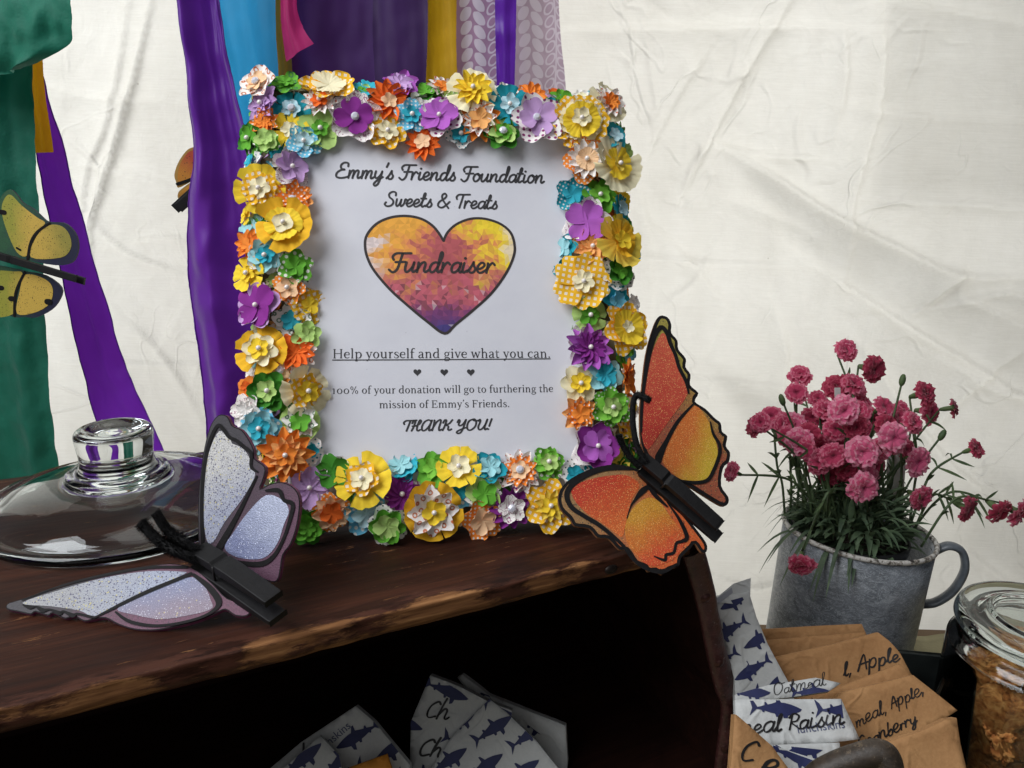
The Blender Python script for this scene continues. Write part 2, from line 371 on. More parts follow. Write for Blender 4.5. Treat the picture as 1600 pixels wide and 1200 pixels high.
SERIF = {
'H': (.81, _stem(.17,0,.69,'b')+_stem(.64,0,.69,'b')+[([(.17,.36),(.64,.36)],H_)]),
'E': (.65, _stem(.17,0,.69,None,None)+[([(.06,.02),(.55,.02)],H_),([(.06,.67),(.53,.67)],H_),([(.17,.36),(.42,.36)],H_),([(.56,.0),(.58,.19)],.04),([(.53,.69),(.54,.52)],.04),([(.42,.45),(.42,.27)],.035)]),
'F': (.60, _stem(.17,0,.69,None,'b')+[([(.06,.67),(.53,.67)],H_),([(.17,.36),(.42,.36)],H_),([(.53,.69),(.54,.52)],.04),([(.42,.45),(.42,.27)],.035)]),
'e': (.48, [([(.08,.265),(.41,.265)],H_),([(.41,.265),(.385,.40),(.26,.465),(.12,.39),(.075,.24),(.13,.09),(.27,.025),(.43,.09)],[.05,.075,.04,.085,.10,.085,.05,.03])]),
'l': (.29, _stem(.15,0,.75,'f')), 'i': (.29, _stem(.15,0,.48,'f')+[('d',.14,.66,.058)]),
'p': (.57, _stem(.16,-.22,.48,'f')+[([(.18,.36),(.32,.46),(.46,.38),(.495,.23),(.44,.08),(.31,.02),(.19,.07)],[.03,.05,.085,.10,.085,.04,.035])]),
'y': (.50, [([(.10,.46),(.27,.05)],S_),([(.42,.46),(.26,.02),(.17,-.16),(.07,-.17)],[.035,.045,.05,.075]),([(.02,.46),(.19,.46)],H_),([(.34,.46),(.50,.46)],H_)]),
'v': (.50, [([(.10,.46),(.265,.02)],S_),([(.42,.46),(.265,.02)],.042),([(.02,.46),(.19,.46)],H_),([(.34,.46),(.50,.46)],H_)]),
'w': (.74, [([(.10,.46),(.235,.02)],S_),([(.37,.44),(.24,.02)],.042),([(.37,.46),(.51,.02)],S_),([(.66,.46),(.515,.02)],.042),([(.02,.46),(.19,.46)],H_),([(.58,.46),(.74,.46)],H_)]),
'o': (.54, _bowl(.27,.24,.225,.245)), '0': (.61, _bowl(.305,.24,.25,.25)),
'u': (.58, [([(.14,.48),(.14,.14),(.24,.025),(.36,.06),(.43,.13)],[S_,S_,.07,.05,.035]),([(.43,0),(.43,.48)],S_),([(.03,.455),(.15,.465)],H_),([(.33,.455),(.44,.465)],H_),([(.43,.02),(.52,.03)],H_)]),
'r': (.41, _stem(.16,0,.48,'f')+[([(.19,.33),(.28,.45),(.37,.44)],[.04,.05,.085])]),
's': (.43, [([(.36,.35),(.33,.43),(.21,.465),(.10,.38),(.15,.29),(.28,.22),(.365,.13),(.30,.035),(.18,.02),(.08,.06),(.06,.15)],[.03,.035,.04,.075,.085,.095,.08,.055,.04,.035,.03])]),
'f': (.33, [([(.15,.02),(.15,.55),(.20,.69),(.29,.735),(.38,.70)],[S_,S_,.07,.05,.07]),([(.04,.45),(.32,.45)],H_),([(.06,.02),(.26,.02)],H_)]),
'a': (.50, [([(.10,.37),(.15,.445),(.26,.465),(.35,.40),(.355,.2),(.355,.07),(.40,.025),(.48,.04)],[.06,.045,.045,.085,S_,S_,.06,.035]),([(.35,.28),(.18,.23),(.09,.13),(.14,.03),(.25,.03),(.35,.10)],[.035,.05,.09,.075,.045,.03])]),
'n': (.59, _stem(.15,0,.48,'f')+_stem(.44,0,.32)+[([(.16,.34),(.28,.445),(.39,.43),(.44,.31)],[.03,.05,.07,S_])]),
'm': (.88, _stem(.15,0,.48,'f')+_stem(.44,0,.32)+_stem(.73,0,.32)+[([(.16,.34),(.28,.445),(.39,.43),(.44,.31)],[.03,.05,.07,S_]),([(.45,.34),(.57,.445),(.68,.43),(.73,.31)],[.03,.05,.07,S_])]),
'h': (.58, _stem(.15,0,.75,'f')+_stem(.44,0,.32)+[([(.16,.34),(.28,.445),(.39,.43),(.44,.31)],[.03,.05,.07,S_])]),
'd': (.57, [([(.42,0),(.42,.75)],S_),([(.31,.705),(.42,.735)],H_),([(.42,.02),(.51,.03)],H_),([(.40,.41),(.28,.455),(.14,.38),(.085,.22),(.13,.08),(.25,.02),(.40,.11)],[.035,.045,.085,.10,.085,.045,.03])]),
'g': (.51, [('o',.24,.31,.175,.165),([(.36,.41),(.44,.46),(.50,.45)],[.03,.035,.05]),([(.14,.17),(.10,.09),(.18,.035),(.36,.02),(.44,-.06),(.37,-.17),(.22,-.20),(.09,-.17),(.07,-.09),(.16,-.0)],[.03,.045,.07,.085,.08,.05,.04,.05,.06,.03])]),
't': (.35, [([(.15,.60),(.15,.12),(.20,.025),(.33,.05)],[.03,S_,.075,.03]),([(.03,.45),(.32,.45)],H_)]),
'c': (.45, [([(.39,.36),(.36,.44),(.26,.465),(.13,.39),(.08,.24),(.13,.09),(.26,.025),(.41,.09)],[.08,.06,.04,.085,.10,.085,.05,.03])]),
'1': (.43, _stem(.22,0,.50)+[([(.08,.44),(.22,.49)],H_)]),
'%': (.82, [('o',.19,.52,.13,.17),('o',.62,.16,.13,.17),([(.58,.70),(.22,-.01)],.045)]),
'.': (.27, [('d',.135,.05,.058)]), "'": (.22, [([(.12,.74),(.13,.66),(.08,.56)],[.09,.085,.03])]), ' ': (.25, []),
}
def script_text(text, wdt, slant=.2, wob=0, seed=0):
    vs, fs, x = [], [], 0.0; rg = random.Random(seed)
    for ch in text:
        adv, st = SCRIPT[ch]; sc = 1+rg.uniform(-wob, wob); dy = rg.uniform(-wob, wob)*.25
        for s in st:
            p = [(x+(a*sc+slant*b*sc), b*sc+dy) for a, b in s]
            if len(s) == 2 and abs(s[0][0]-s[1][0]) < .02 and abs(s[0][1]-s[1][1]) < .02:      # dot
                c = p[0]; v = [(c[0]+math.cos(i*math.pi/5)*wdt*.62, c[1]+math.sin(i*math.pi/5)*wdt*.62) for i in range(10)]; f = [tuple(range(10))]
            else: v, f = ribbon2(p, [wdt*(1+rg.uniform(-wob, wob)) for _ in p])
            b = len(vs); vs += v; fs += [tuple(i+b for i in q) for q in f]
        x += adv*sc
    return vs, fs, x
def serif_text(text):
    vs, fs, x = [], [], 0.0
    for ch in text:
        adv, st = SERIF[ch]
        for s in st:
            if s[0] == 'd':
                v = [(x+s[1]+math.cos(i*math.pi/6)*s[3], s[2]+math.sin(i*math.pi/6)*s[3]) for i in range(12)]; f = [tuple(range(12))]
            elif s[0] == 'o':
                _, cx, cy, rx, ry = s; v, f = [], []; tk, tn = min(.1, rx*.45), .04
                for i in range(24):
                    a = i*math.pi/12; v += [(x+cx+rx*math.cos(a), cy+ry*math.sin(a)), (x+cx+(rx-tk)*math.cos(a), cy+(ry-tn)*math.sin(a))]
                f = [(2*i, (2*i+2) % 48, (2*i+3) % 48, 2*i+1) for i in range(24)]
            else:
                v, f = ribbon2([(x+a, b) for a, b in s[0]], s[1], cap=False)
            b = len(vs); vs += v; fs += [tuple(i+b for i in q) for q in f]
        x += adv
    return vs, fs, x
def put_text(mb, tx, p0, p1, n, pl, disp=None, trim=0.0, vs_=1.0):     # p0,p1: ends of the baseline on the plane
    vs, fs, adv = tx; adv -= trim
    L = math.hypot(p1[0]-p0[0], p1[1]-p0[1]); s = L/adv; cx, cy = (p1[0]-p0[0])/L, (p1[1]-p0[1])/L
    out = []
    for a, b in vs:
        u = p0[0]+(a*cx-b*vs_*cy)*s; v = p0[1]+(a*cy+b*vs_*cx)*s; out.append(pl.w(u, v, n+(disp(u, v) if disp else 0)))
    mb.add(out, fs)
def sans_text(text):                     # built-in typeface
    c = bpy.data.curves.new('t', 'FONT'); c.body = text; c.size = 1
    o = bpy.data.objects.new('t', c); me = o.to_mesh()
    vs = [(q.co.x, q.co.y) for q in me.vertices]; fs = [tuple(p.vertices) for p in me.polygons]
    o.to_mesh_clear(); bpy.data.objects.remove(o); bpy.data.curves.remove(c)
    return vs, fs, max(q[0] for q in vs)
# ------------------------------------------------------------------ tent canvas
YW = 1.50
def onwall(px, py): 
    r = ray(px, py); t = YW/r.y; p = CAM+r*t; return p.x, p.z
def canvas_material():
    n = NT('white_tent_canvas'); o = n.obj()
    f = n.noise(n.map(o, (1, 1, 1)), 2.4, 5, .6)
    f2 = n.noise(n.map(o, (1, 1, .35)), 14, 4, .6)
    c = n.ramp(n.math('ADD', n.math('ADD', n.math('MULTIPLY', f, .45), n.math('MULTIPLY', f2, .30)), n.math('MULTIPLY', n.noise(n.map(o, (14, 460, 460)), 1.0, 3, .6), .25)), [(.32, lin((226, 224, 216))), (.64, lin((246, 245, 239)))])
    dirt = n.step(n.voro(n.map(o, (1, 1, 1)), 7)[0], .018, .008)
    c = n.mix(n.math('MULTIPLY', dirt, .35), c, lin((150, 140, 125)))
    xz = n.sep(o)
    wv = n.math('MULTIPLY', n.math('SINE', n.math('MULTIPLY', xz[0], 2600)), n.math('SINE', n.math('MULTIPLY', xz[2], 2600)))
    h = n.math('ADD', n.math('MULTIPLY', n.noise(o, 24, 6, .62, .6), 1.0), n.math('MULTIPLY', wv, .02))
    for sc_, dd, am, lc in ((3.2, 1.2, .9, 0), (6.5, .9, .6, 4)):
        cr_ = n.step(n.math('ABSOLUTE', n.math('SUBTRACT', n.noise(n.map(o, (1, 1, 1), (0, .5, 0), (lc, 0, lc)), sc_, 2, .4, dd), .5)), .028, .0)
        h = n.math('ADD', h, n.math('MULTIPLY', n.math('MULTIPLY', cr_, n.step(n.noise(o, 4.0, 2), .45, .62)), am))
    nr = n.bump(h, .55, .006)
    d = n.n('ShaderNodeBsdfDiffuse'); n.set(d.inputs[0], c); n.set(d.inputs['Normal'], nr)
    t = n.n('ShaderNodeBsdfTranslucent'); n.set(t.inputs[0], c); n.set(t.inputs['Normal'], nr)
    return n.done(n.mixsh(.5, d.outputs[0], t.outputs[0]))
CREASES = [  # photo polyline, height (m), width (m)
 ([(1245,-10),(1180,90),(1120,200),(1068,305)], .012, .012), ([(232,-10),(205,120),(188,190),(160,290),(144,340),(140,420)], .013, .011),
 ([(195,0),(170,180),(140,260),(128,340)], .009, .014),
 ([(1130,230),(1210,275),(1300,335),(1400,385),(1490,425),(1610,425)], .018, .016), ([(1265,408),(1350,465),(1430,518),(1520,570),(1620,640)], .018, .018),
 ([(1490,425),(1460,450),(1432,478)], .012, .010), ([(1432,478),(1500,462),(1560,452),(1610,470)], .011, .010),
 ([(1490,430),(1495,460),(1560,490),(1620,520)], .010, .014), ([(1120,225),(1190,240),(1290,248)], .009, .010),
 ([(900,48),(1050,45),(1200,40),(1340,42)], .010, .016), ([(1400,0),(1500,14),(1610,36)], .012, .016),
 ([(1330,165),(1440,180),(1610,190)], .008, .016), ([(1360,310),(1480,315),(1610,326)], .010, .012),
 ([(880,410),(1000,400),(1150,412),(1270,410)], .007, .014), ([(1385,30),(1380,150),(1335,300),(1320,430)], .010, .020),
 ([(1320,45),(1325,110),(1310,200)], .008, .012), ([(1100,90),(1060,150),(1010,250)], .008, .014), ([(1000,70),(980,105)], .005, .008),
 ([(1360,560),(1420,650),(1490,730),(1600,800)], .014, .016), ([(1590,540),(1500,600),(1430,690)], .010, .012), ([(1470,560),(1540,600),(1610,610)], .010, .014),
 ([(1130,600),(1160,605),(1200,615)], .006, .010), ([(1060,590),(1160,595),(1300,610)], .006, .012), ([(1480,830),(1540,880),(1610,930)], .012, .02), ([(1120,900),(1180,915),(1230,900)], .010, .02),
 ([(145,350),(200,395),(290,430)], .010, .014), ([(130,255),(190,270),(290,300)], .006, .012), ([(65,130),(150,150),(250,155)], .006, .014), ([(80,560),(190,565),(320,568)], .006, .010),
 ([(190,380),(250,370),(290,380)], .008, .012), ([(200,500),(260,560),(310,640)], .007, .016), ([(1000,330),(1070,400),(1130,470)], .007, .02), ([(1040,470),(1080,440),(1105,400)], .006, .012),
 ([(1145,310),(1200,330),(1260,360)], .007, .015), ([(960,200),(1010,330),(1020,470)], .006, .02), ([(1210,480),(1230,560),(1210,640)], .008, .018)]
def build_canvas():
    nx, nz = 720, 520; x0, x1, z0, z1 = -1.75, 1.75, -1.05, 1.45
    X, Z = np.meshgrid(np.linspace(x0, x1, nx), np.linspace(z0, z1, nz)); Y = np.zeros_like(X)
    rg = random.Random(4)
    for k in range(16):
        a = rg.uniform(0, math.pi); fq = rg.uniform(2, 9); ph = rg.uniform(0, 6.3); Y += (.010/fq*4)*np.sin((X*math.cos(a)+Z*math.sin(a))*fq+ph+.8*np.sin(X*fq*.7+k))*.6
    extra = []
    for k in range(46):          # small random creases
        x, z = rg.uniform(-1.3, 1.4), rg.uniform(-.8, 1.0); a = rg.choice([-.6, .1, 1.0, -.2])+rg.uniform(-.4, .4); L = rg.uniform(.06, .22)
        extra.append(([(x, z), (x+L*math.cos(a)*.5, z+L*math.sin(a)*.5+rg.uniform(-.01, .01)), (x+L*math.cos(a), z+L*math.sin(a))], rg.uniform(-.004, .006), rg.uniform(.006, .016)))
    allc = [([onwall(*p) for p in P], A, W) for P, A, W in CREASES]+extra
    for P, A, W in allc:
        P = catmull(P, 5); best = np.full(X.shape, 1e9); side = np.zeros(X.shape); along = np.zeros(X.shape); n = len(P)-1
        for i in range(n):
            (ax, az), (bx, bz) = P[i], P[i+1]; dx, dz = bx-ax, bz-az; L2 = dx*dx+dz*dz+1e-12
            t = np.clip(((X-ax)*dx+(Z-az)*dz)/L2, 0, 1); d = np.hypot(X-ax-t*dx, Z-az-t*dz)
            s = np.sign((X-ax)*dz-(Z-az)*dx); mk = d < best
            best = np.where(mk, d, best); side = np.where(mk, s, side); along = np.where(mk, (i+t)/n, along)
        fade = np.sin(np.pi*np.clip(along, .04, .96))**.5
        W = W*.8; Y -= 1.1*A*fade*(np.exp(-best/W)*(.75+.25*side) + .35*side*np.exp(-(best/(W*4))**2)*np.tanh(best/W*2))
    for j in range(nz):
        for i in range(nx):
            Y[j, i] += .004*noise.noise((X[j, i]*9, Z[j, i]*9, 1)) + .0018*noise.noise((X[j, i]*30, Z[j, i]*30, 5))
    mb = MB(); idx = np.arange(nx*nz).reshape(nz, nx)
    mb.v = list(zip(X.ravel().tolist(), (YW+Y).ravel().tolist(), Z.ravel().tolist()))
    mb.f = np.stack([idx[:-1, :-1], idx[:-1, 1:], idx[1:, 1:], idx[1:, :-1]], -1).reshape(-1, 4).tolist(); mb.mi = [0]*len(mb.f)
    t = thing('canvas_wall', 'creased white canvas tent wall with daylight glowing through it', 'tent wall', Vector((0, YW, -1.05)))
    mb.build('canvas_sheet', canvas_material(), t, world=True)
    # a second layer of cloth where the canvas is folded double: it lets most of the light through
    n = NT('doubled_canvas'); tr = n.n('ShaderNodeBsdfTransparent'); df = n.n('ShaderNodeBsdfDiffuse'); df.inputs[0].default_value = lin((225, 222, 210))
    fm = n.done(n.mixsh(.24, tr.outputs[0], df.outputs[0]))
    for P in ([(1130,235),(1300,335),(1490,425),(1600,425),(1760,430),(1760,660),(1600,610),(1430,515),(1270,410)], [(1382,-120),(1760,-120),(1760,330),(1340,310),(1372,170)], [(1500,700),(1760,780),(1760,960),(1480,840)], [(1100,560),(1190,600),(1330,640),(1320,690),(1150,640)]):
        mb = MB(); Q = [onwall(*p) for p in P]; V, F = sheet(Q)
        mb.add([(a, YW+.045, b) for a, b in V], F); mb.build('doubled_fold', fm, t, world=True)
build_canvas()

# ------------------------------------------------------------------ ground and table
mb = MB(); mb.add([(-6, -4, -1.05), (6, -4, -1.05), (6, 8, -1.05), (-6, 8, -1.05)], [(0, 1, 2, 3)])
o = mb.build('ground', plain('trodden_ground', (96, 88, 70), .9, nsc=6, namt=.3)); o['kind'] = 'structure'
ZT = -.262
def table_cloth():
    n = NT('sage_table_cloth'); o = n.obj(); f = n.noise(o, 18, 4)
    c = n.ramp(f, [(.35, lin((132, 126, 96))), (.65, lin((168, 160, 126)))])
    m_ = n.done(n.princ(c, .9, nrm=n.bump(n.noise(o, 420, 2), .3)))
    x0, x1, y0, y1 = -1.0, .95, .18, .87
    nx, ny = 110, 60; mb = MB()
    for j in range(ny):
        for i in range(nx):
            x = x0+(x1-x0)*i/(nx-1); y = y0+(y1-y0)*j/(ny-1)
            z = ZT + .006*abs(noise.noise((x*9, y*9, 2)))+.004*noise.noise((x*22, y*22, 3))
            if y > .80: z += .012*noise.noise((x*16, y*3, 7))
            mb.v.append((x, y, z-.012))
    for j in range(ny-1):
        for i in range(nx-1): a = j*nx+i; mb.f.append((a, a+1, a+nx+1, a+nx)); mb.mi.append(0)
    b = len(mb.v)                         # the hanging hem at the back
    for i in range(nx):
        x = x0+(x1-x0)*i/(nx-1); mb.v.append((x, y1+.012+.008*math.sin(x*40), ZT-.30))
    for i in range(nx-1): a = (ny-1)*nx+i; mb.f.append((a, a+1, b+i+1, b+i)); mb.mi.append(0)
    t = mb.build('table_cloth', m_); tag(t, 'dull sage green cloth spread on the table under the mug and crate', 'table cloth')
    tb = thing('table', 'folding table hidden beneath the sage green cloth', 'table', Vector((0, .54, -1.05)))
    wd = plain('table_wood', (120, 96, 70), .7, nsc=8)
    mb = MB(); mb.box((-.02, .54, ZT-.036), (.96, .355, .014)); mb.build('tabletop', wd, tb, world=True, smooth=False)
    for x in (-.9, .86):
        for y in (.24, .84):
            mb = MB(); mb.tube([(x, y, ZT-.05), (x, y, -1.05)], .016); mb.build('leg', wd, tb, world=True)
table_cloth()

# ------------------------------------------------------------------ the old wooden crate whose top is the shelf
def wood_material(name, edge):
    n = NT(name); o = n.obj(); g = n.map(o, (2.2, 34, 34)); g2 = n.map(o, (7, 120, 120))
    f = n.noise(g, 1.0, 6, .62, .4); f2 = n.noise(g2, 1.0, 4, .6)
    base = n.ramp(n.math('ADD', n.math('ADD', n.math('MULTIPLY', f, .45), n.math('MULTIPLY', f2, .30)), n.math('MULTIPLY', n.noise(n.map(o, (14, 460, 460)), 1.0, 3, .6), .25)), [(.30, lin((24, 11, 8))), (.5, lin((52, 27, 18))), (.70, lin((86, 48, 31)))])
    blot = n.noise(n.map(o, (9, 16, 16)), 1.0, 5, .65)
    base = n.mix(n.step(blot, .52, .70), base, lin((30, 16, 13)))
    y = n.sep(o)[1]
    wr = n.noise(n.map(o, (16, 60, 60), loc=(3, 0, 0)), 1.0, 7, .72)
    big = n.noise(n.map(o, (7, 20, 20), loc=(1, 0, 0)), 1.0, 4, .6)
    wear = n.math('ADD', n.math('ADD', n.math('MULTIPLY', wr, .55), n.math('MULTIPLY', big, .85)), n.step(y, .050, .0) if edge else 0.0)
    if not edge: wear = wr
    wearm = n.step(wear, 1.645, 1.72) if edge else n.math('MULTIPLY', n.step(wear, .74, .80), .25)
    if edge:
        flat = n.step(wr, .68, .72); scr = n.step(n.noise(n.map(o, (30, 230, 230), loc=(5, 2, 0)), 1.0, 5, .7), .64, .68); wearm = n.math('MAXIMUM', wearm, n.math('MAXIMUM', n.math('MULTIPLY', flat, .5), n.math('MULTIPLY', scr, .65)))
    raw = n.ramp(n.noise(n.map(o, (20, 300, 300)), 1.0, 5, .6), [(.3, lin((84, 52, 32))), (.55, lin((134, 92, 58))), (.75, lin((176, 130, 84)))])
    c = n.mix(wearm, base, raw)
    mid = n.math('MULTIPLY', n.math('MULTIPLY', n.step(wear, 1.40, 1.62), .8), n.step(n.noise(n.map(o, (24, 120, 120), loc=(9, 0, 0)), 1.0, 5, .7), .40, .56)) if edge else 0.0
    if edge: c = n.mix(n.math('MULTIPLY', mid, n.math('SUBTRACT', 1.0, wearm)), c, lin((82, 49, 37)))
    h = n.math('ADD', n.math('MULTIPLY', f2, .5), n.math('MULTIPLY', wearm, -.5))
    return n.done(n.princ(c, n.math('ADD', n.math('MULTIPLY', wearm, .3), .5), spec=.16, nrm=n.bump(n.math('ADD', h, n.math('MULTIPLY', f, .4)), .5, .0015)))
A = onz(0, 1107, 0); B = onz(975, 867, 0)
E1 = (B-A); E1.z = 0; E1.normalize(); E2 = Vector((-E1.y, E1.x, 0))     # along the front edge, and towards the back
CRN = A + E1*(onz(1086, 846, 0)-A).dot(E1)                             # front right corner
Lc = 1.0; Dc = None
bk = onz(60, 741, 0); Dc = (bk-A).dot(E2)
CM = Matrix((E1, E2, Vector((0, 0, 1)))).transposed().to_4x4(); CM.translation = Vector((CRN.x, CRN.y, ZT))
crate = thing('wooden_crate', 'worn dark brown wooden crate with open front carrying the flower frame on its top', 'crate', CM)
HT = -ZT
print('CRATE depth', Dc, 'corner', CRN)
def top_board():
    T = .017; nx, ny = 300, 90; mb = MB(); x0, x1, y1 = -Lc, .0, Dc
    rg = random.Random(2)
    def edge(x): return .0014*noise.noise((x*14, 3, 0))+.0010*noise.noise((x*60, 7, 0))
    ys = [0]+[(.03)*(j/20)**1.2 for j in range(1, 21)]+[.03+(y1-.03)*j/30 for j in range(1, 31)]
    xs = [x0+(x1-x0)*i/nx for i in range(nx+1)]; rows = []
    def row(fn):
        b = len(mb.v); mb.v += [fn(x) for x in xs]; rows.append(b)
    row(lambda x: (x, .03, HT-T)); row(lambda x: (x, edge(x)+.002, HT-T+.0005)); row(lambda x: (x, edge(x)-.0005, HT-T+.004)); row(lambda x: (x, edge(x)-.0005+.0008*noise.noise((x*90, 1, 1)), HT-T*.5)); row(lambda x: (x, edge(x)+.0012+.0009*noise.noise((x*70, 2, 1)), HT-.0035))
    for y in ys[1:]:
        row(lambda x, y=y: (x, max(y, 0)+edge(x)*(1-min(1, y/.03)), HT-.0022*math.exp(-y/.003)+.0006*noise.noise((x*30, y*90, 4))))
    for a, b in zip(rows, rows[1:]):
        for i in range(nx): mb.f.append((a+i, a+i+1, b+i+1, b+i)); mb.mi.append(0)
    b = len(mb.v); mb.v += [(x, y1, HT-T) for x in xs]
    for i in range(nx): mb.f.append((rows[-1]+i, rows[-1]+i+1, b+i+1, b+i)); mb.mi.append(0); mb.f.append((b+i, b+i+1, rows[0]+i+1, rows[0]+i)); mb.mi.append(0)
    mb.f.append(tuple([r+nx for r in rows]+[b+nx])); mb.mi.append(0)
    mb.build('top_board', wood_material('worn_dark_wood', True), crate)
    kn = MB(); kn.ball((-.075, -.0015, HT-.0085), .0045, sc=(1.3, .45, .8)); kn.build('nail_head', plain('dark_iron', (38, 30, 27), .5, .6), crate)
top_board()
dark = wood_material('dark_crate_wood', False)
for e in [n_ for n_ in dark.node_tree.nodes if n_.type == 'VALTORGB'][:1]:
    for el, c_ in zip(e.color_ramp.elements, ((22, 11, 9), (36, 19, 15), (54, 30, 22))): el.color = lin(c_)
fpl = Plane(CRN, E1, Vector((0, 0, 1)))          # the plane of the open front
outl = [(1097,852),(1113,915),(1121,960),(1131,1010),(1146,1062),(1148,1110),(1148,1160),(1141,1200),(1136,1270),(1120,1380)]
inl = [(1066,868),(1083,925),(1094,970),(1106,1030),(1118,1078),(1127,1106),(1123,1150),(1117,1200),(1110,1270),(1096,1380)]
op = catmull([fpl.hit(*p) for p in outl], 6); ip = catmull([fpl.hit(*p) for p in inl], 6)
def side_and_band():
    zb = ZT
    mb = MB(); n = len(op)
    for a, b in zip(op, ip):                   # side wall: follows the bulging outline back into the crate
        for (u, v), d in ((a, -.0), (a, Dc), ((b[0]+.006, b[1]), Dc), ((b[0]+.006, b[1]), .0)):
            q = fpl.w(u, min(v, -.018) if v > -.018 else v, 0) + E2*max(d, .0015)
            if q.z < zb: q.z = zb
            mb.v.append(tuple(q))
    for i in range(n-1):
        for k in range(4): l = (k+1) % 4; mb.f.append((4*i+k, 4*i+l, 4*i+4+l, 4*i+4+k)); mb.mi.append(0)
    mb.f += [(3, 2, 1, 0), tuple(4*(n-1)+k for k in range(4))]; mb.mi += [0, 0]
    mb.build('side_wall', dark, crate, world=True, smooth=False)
    nt = NT('cracked_dark_leather'); o = nt.obj(); f = nt.noise(o, 90, 6, .7)
    spots = nt.step(nt.noise(o, 260, 4, .7), .62, .72)
    c = nt.mix(nt.math('MULTIPLY', spots, .5), nt.ramp(f, [(.3, lin((44, 22, 22))), (.6, lin((82, 46, 44))), (.8, lin((120, 78, 72)))]), lin((176, 158, 150)))
    lm = nt.done(nt.princ(c, nt.ramp(f, [(.3, (.28, .28, .28)), (.7, (.5, .5, .5))]), spec=.6, nrm=nt.bump(nt.math('ADD', f, nt.noise(o, 320, 3)), .6, .0012)))
    mb = MB(); m_ = 7
    for j, (a, b) in enumerate(zip(op, ip)):
        for k in range(m_):
            t = k/(m_-1); u = a[0]+(b[0]-a[0])*t; v = a[1]+(b[1]-a[1])*t
            q = fpl.w(u, v, .0025+.0035*math.sin(math.pi*t)**.6+.0012*noise.noise((u*80, v*50, 2)))
            mb.v.append(tuple(q))
        mb.v.append(tuple(fpl.w(b[0], b[1], -.001))); mb.v.append(tuple(fpl.w(a[0]+.0015, a[1], -.012)))
    W = m_+2
    for j in range(len(op)-1):
        for k in range(W): l = (k+1) % W; mb.f.append((j*W+k, (j+1)*W+k, (j+1)*W+l, j*W+l)); mb.mi.append(0)
    bd = mb.build('edge_band', lm, crate, world=True)
    rm = plain('worn_rivet', (74, 44, 40), .35, .5, nsc=200)
    for px, py, r in ((1097, 929, .0042), (1118, 1030, .0042), (1131, 1163, .0048)):
        u, v = fpl.hit(px, py); mb = MB(); q = fpl.w(u, v, .006)
        mb.lathe([(0, .0016), (r*.45, .0014), (r*.8, .0006), (r, -.0008), (r*1.25, -.001), (r*1.3, -.003)], 16)
        R = Matrix((fpl.u, fpl.v, fpl.n if not fpl.flip else -fpl.n)).transposed()
        mb.v = [tuple(q + R @ Vector(x)) for x in mb.v]; mb.build('rivet', rm, bd, world=True)
    for i in range(7):                          # planks lining the inside, one board each
        pass
side_and_band()
def inner():
    mb = MB(); P = [(-Lc, .0005)]+[(u-.004, max(v+HT, .0005)) for u, v in op[::-1] if v < -.018 and v+HT > -.03]; P += [(op[0][0]-.004, HT-.0175), (-Lc, HT-.0175)]
    class _B:
        def w(s, u, v, n=0): return (u, Dc-.012-n, v)
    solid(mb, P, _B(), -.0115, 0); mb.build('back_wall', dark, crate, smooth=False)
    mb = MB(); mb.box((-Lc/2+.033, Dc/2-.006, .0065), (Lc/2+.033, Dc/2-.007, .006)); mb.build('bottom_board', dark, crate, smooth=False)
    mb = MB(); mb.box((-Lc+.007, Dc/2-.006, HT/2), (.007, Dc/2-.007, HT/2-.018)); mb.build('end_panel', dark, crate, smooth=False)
inner()
# ------------------------------------------------------------------ picture frame
FY, FL = rad(8.0), rad(24.0)
fu = Vector((math.cos(FY), math.sin(FY), 0)); fnh = Vector((math.sin(FY), -math.cos(FY), 0)); fv = Vector((0, 0, 1))*math.cos(FL)-fnh*math.sin(FL)
FP = Plane(onz(690, 826, .002), fu, fv)
FM = FP.mat()
frame = thing('picture_frame', 'picture frame covered in colourful paper flowers around a printed fundraiser notice', 'picture frame', FM)
def L2(px, py, off=.0075): return FP.hit(px, py, off)
class LP:                                  # the frame's own local plane
    def w(s, u, v, n=0.0): return (u, v, n)
lp = LP()
uL, vB = L2(402, 600)[0], 0.006; uR = L2(972, 600)[0]; vT = L2(690, 150)[1]
iL, iR = L2(468, 560)[0], L2(908, 560)[0]; iB = L2(690, 756)[1]; iT = L2(690, 200)[1]
print('FRAME', uL, uR, vT, iL, iR, iB, iT)
mb = MB()
o4 = [(uL, vB), (uR, vB), (uR, vT), (uL, vT)]; i4 = [(iL, iB), (iR, iB), (iR, iT), (iL, iT)]
for z, P in ((-.010, o4), (.007, o4), (.007, i4), (-.010, i4)): mb.v += [(a, b, z) for a, b in P]
for r in range(3):
    for k in range(4): l = (k+1) % 4; mb.f.append((4*r+k, 4*r+l, 4*r+4+l, 4*r+4+k)); mb.mi.append(0)
for k in range(4): l = (k+1) % 4; mb.f.append((12+k, 12+l, l, k)); mb.mi.append(0)
mb.build('frame_border', plain('teal_painted_border', (96, 84, 60), .7), frame, smooth=False)
mb = MB(); mb.box(((iL+iR)/2, (iB+iT)/2, -.006), ((uR-uL)/2-.012, (vT-vB)/2-.012, .0025)); mb.build('back_panel', plain('backing_card', (120, 100, 80), .9), frame, smooth=False)
a = Vector((.0, vT*.62, -.012)); I = FM.inverted()
foot = FM @ Vector((.0, 0, 0)) + Vector((-fnh.x, -fnh.y, 0))*.155; foot.z = .0015; foot = I @ foot
mb = MB(); sd = Vector((.022, 0, 0)); mb.hexa([a-sd, a+sd, a+sd+Vector((0, 0, -.003)), a-sd+Vector((0, 0, -.003))], [foot-sd*1.4, foot+sd*1.4, foot+sd*1.4+Vector((0, 0, -.003)), foot-sd*1.4+Vector((0, 0, -.003))])
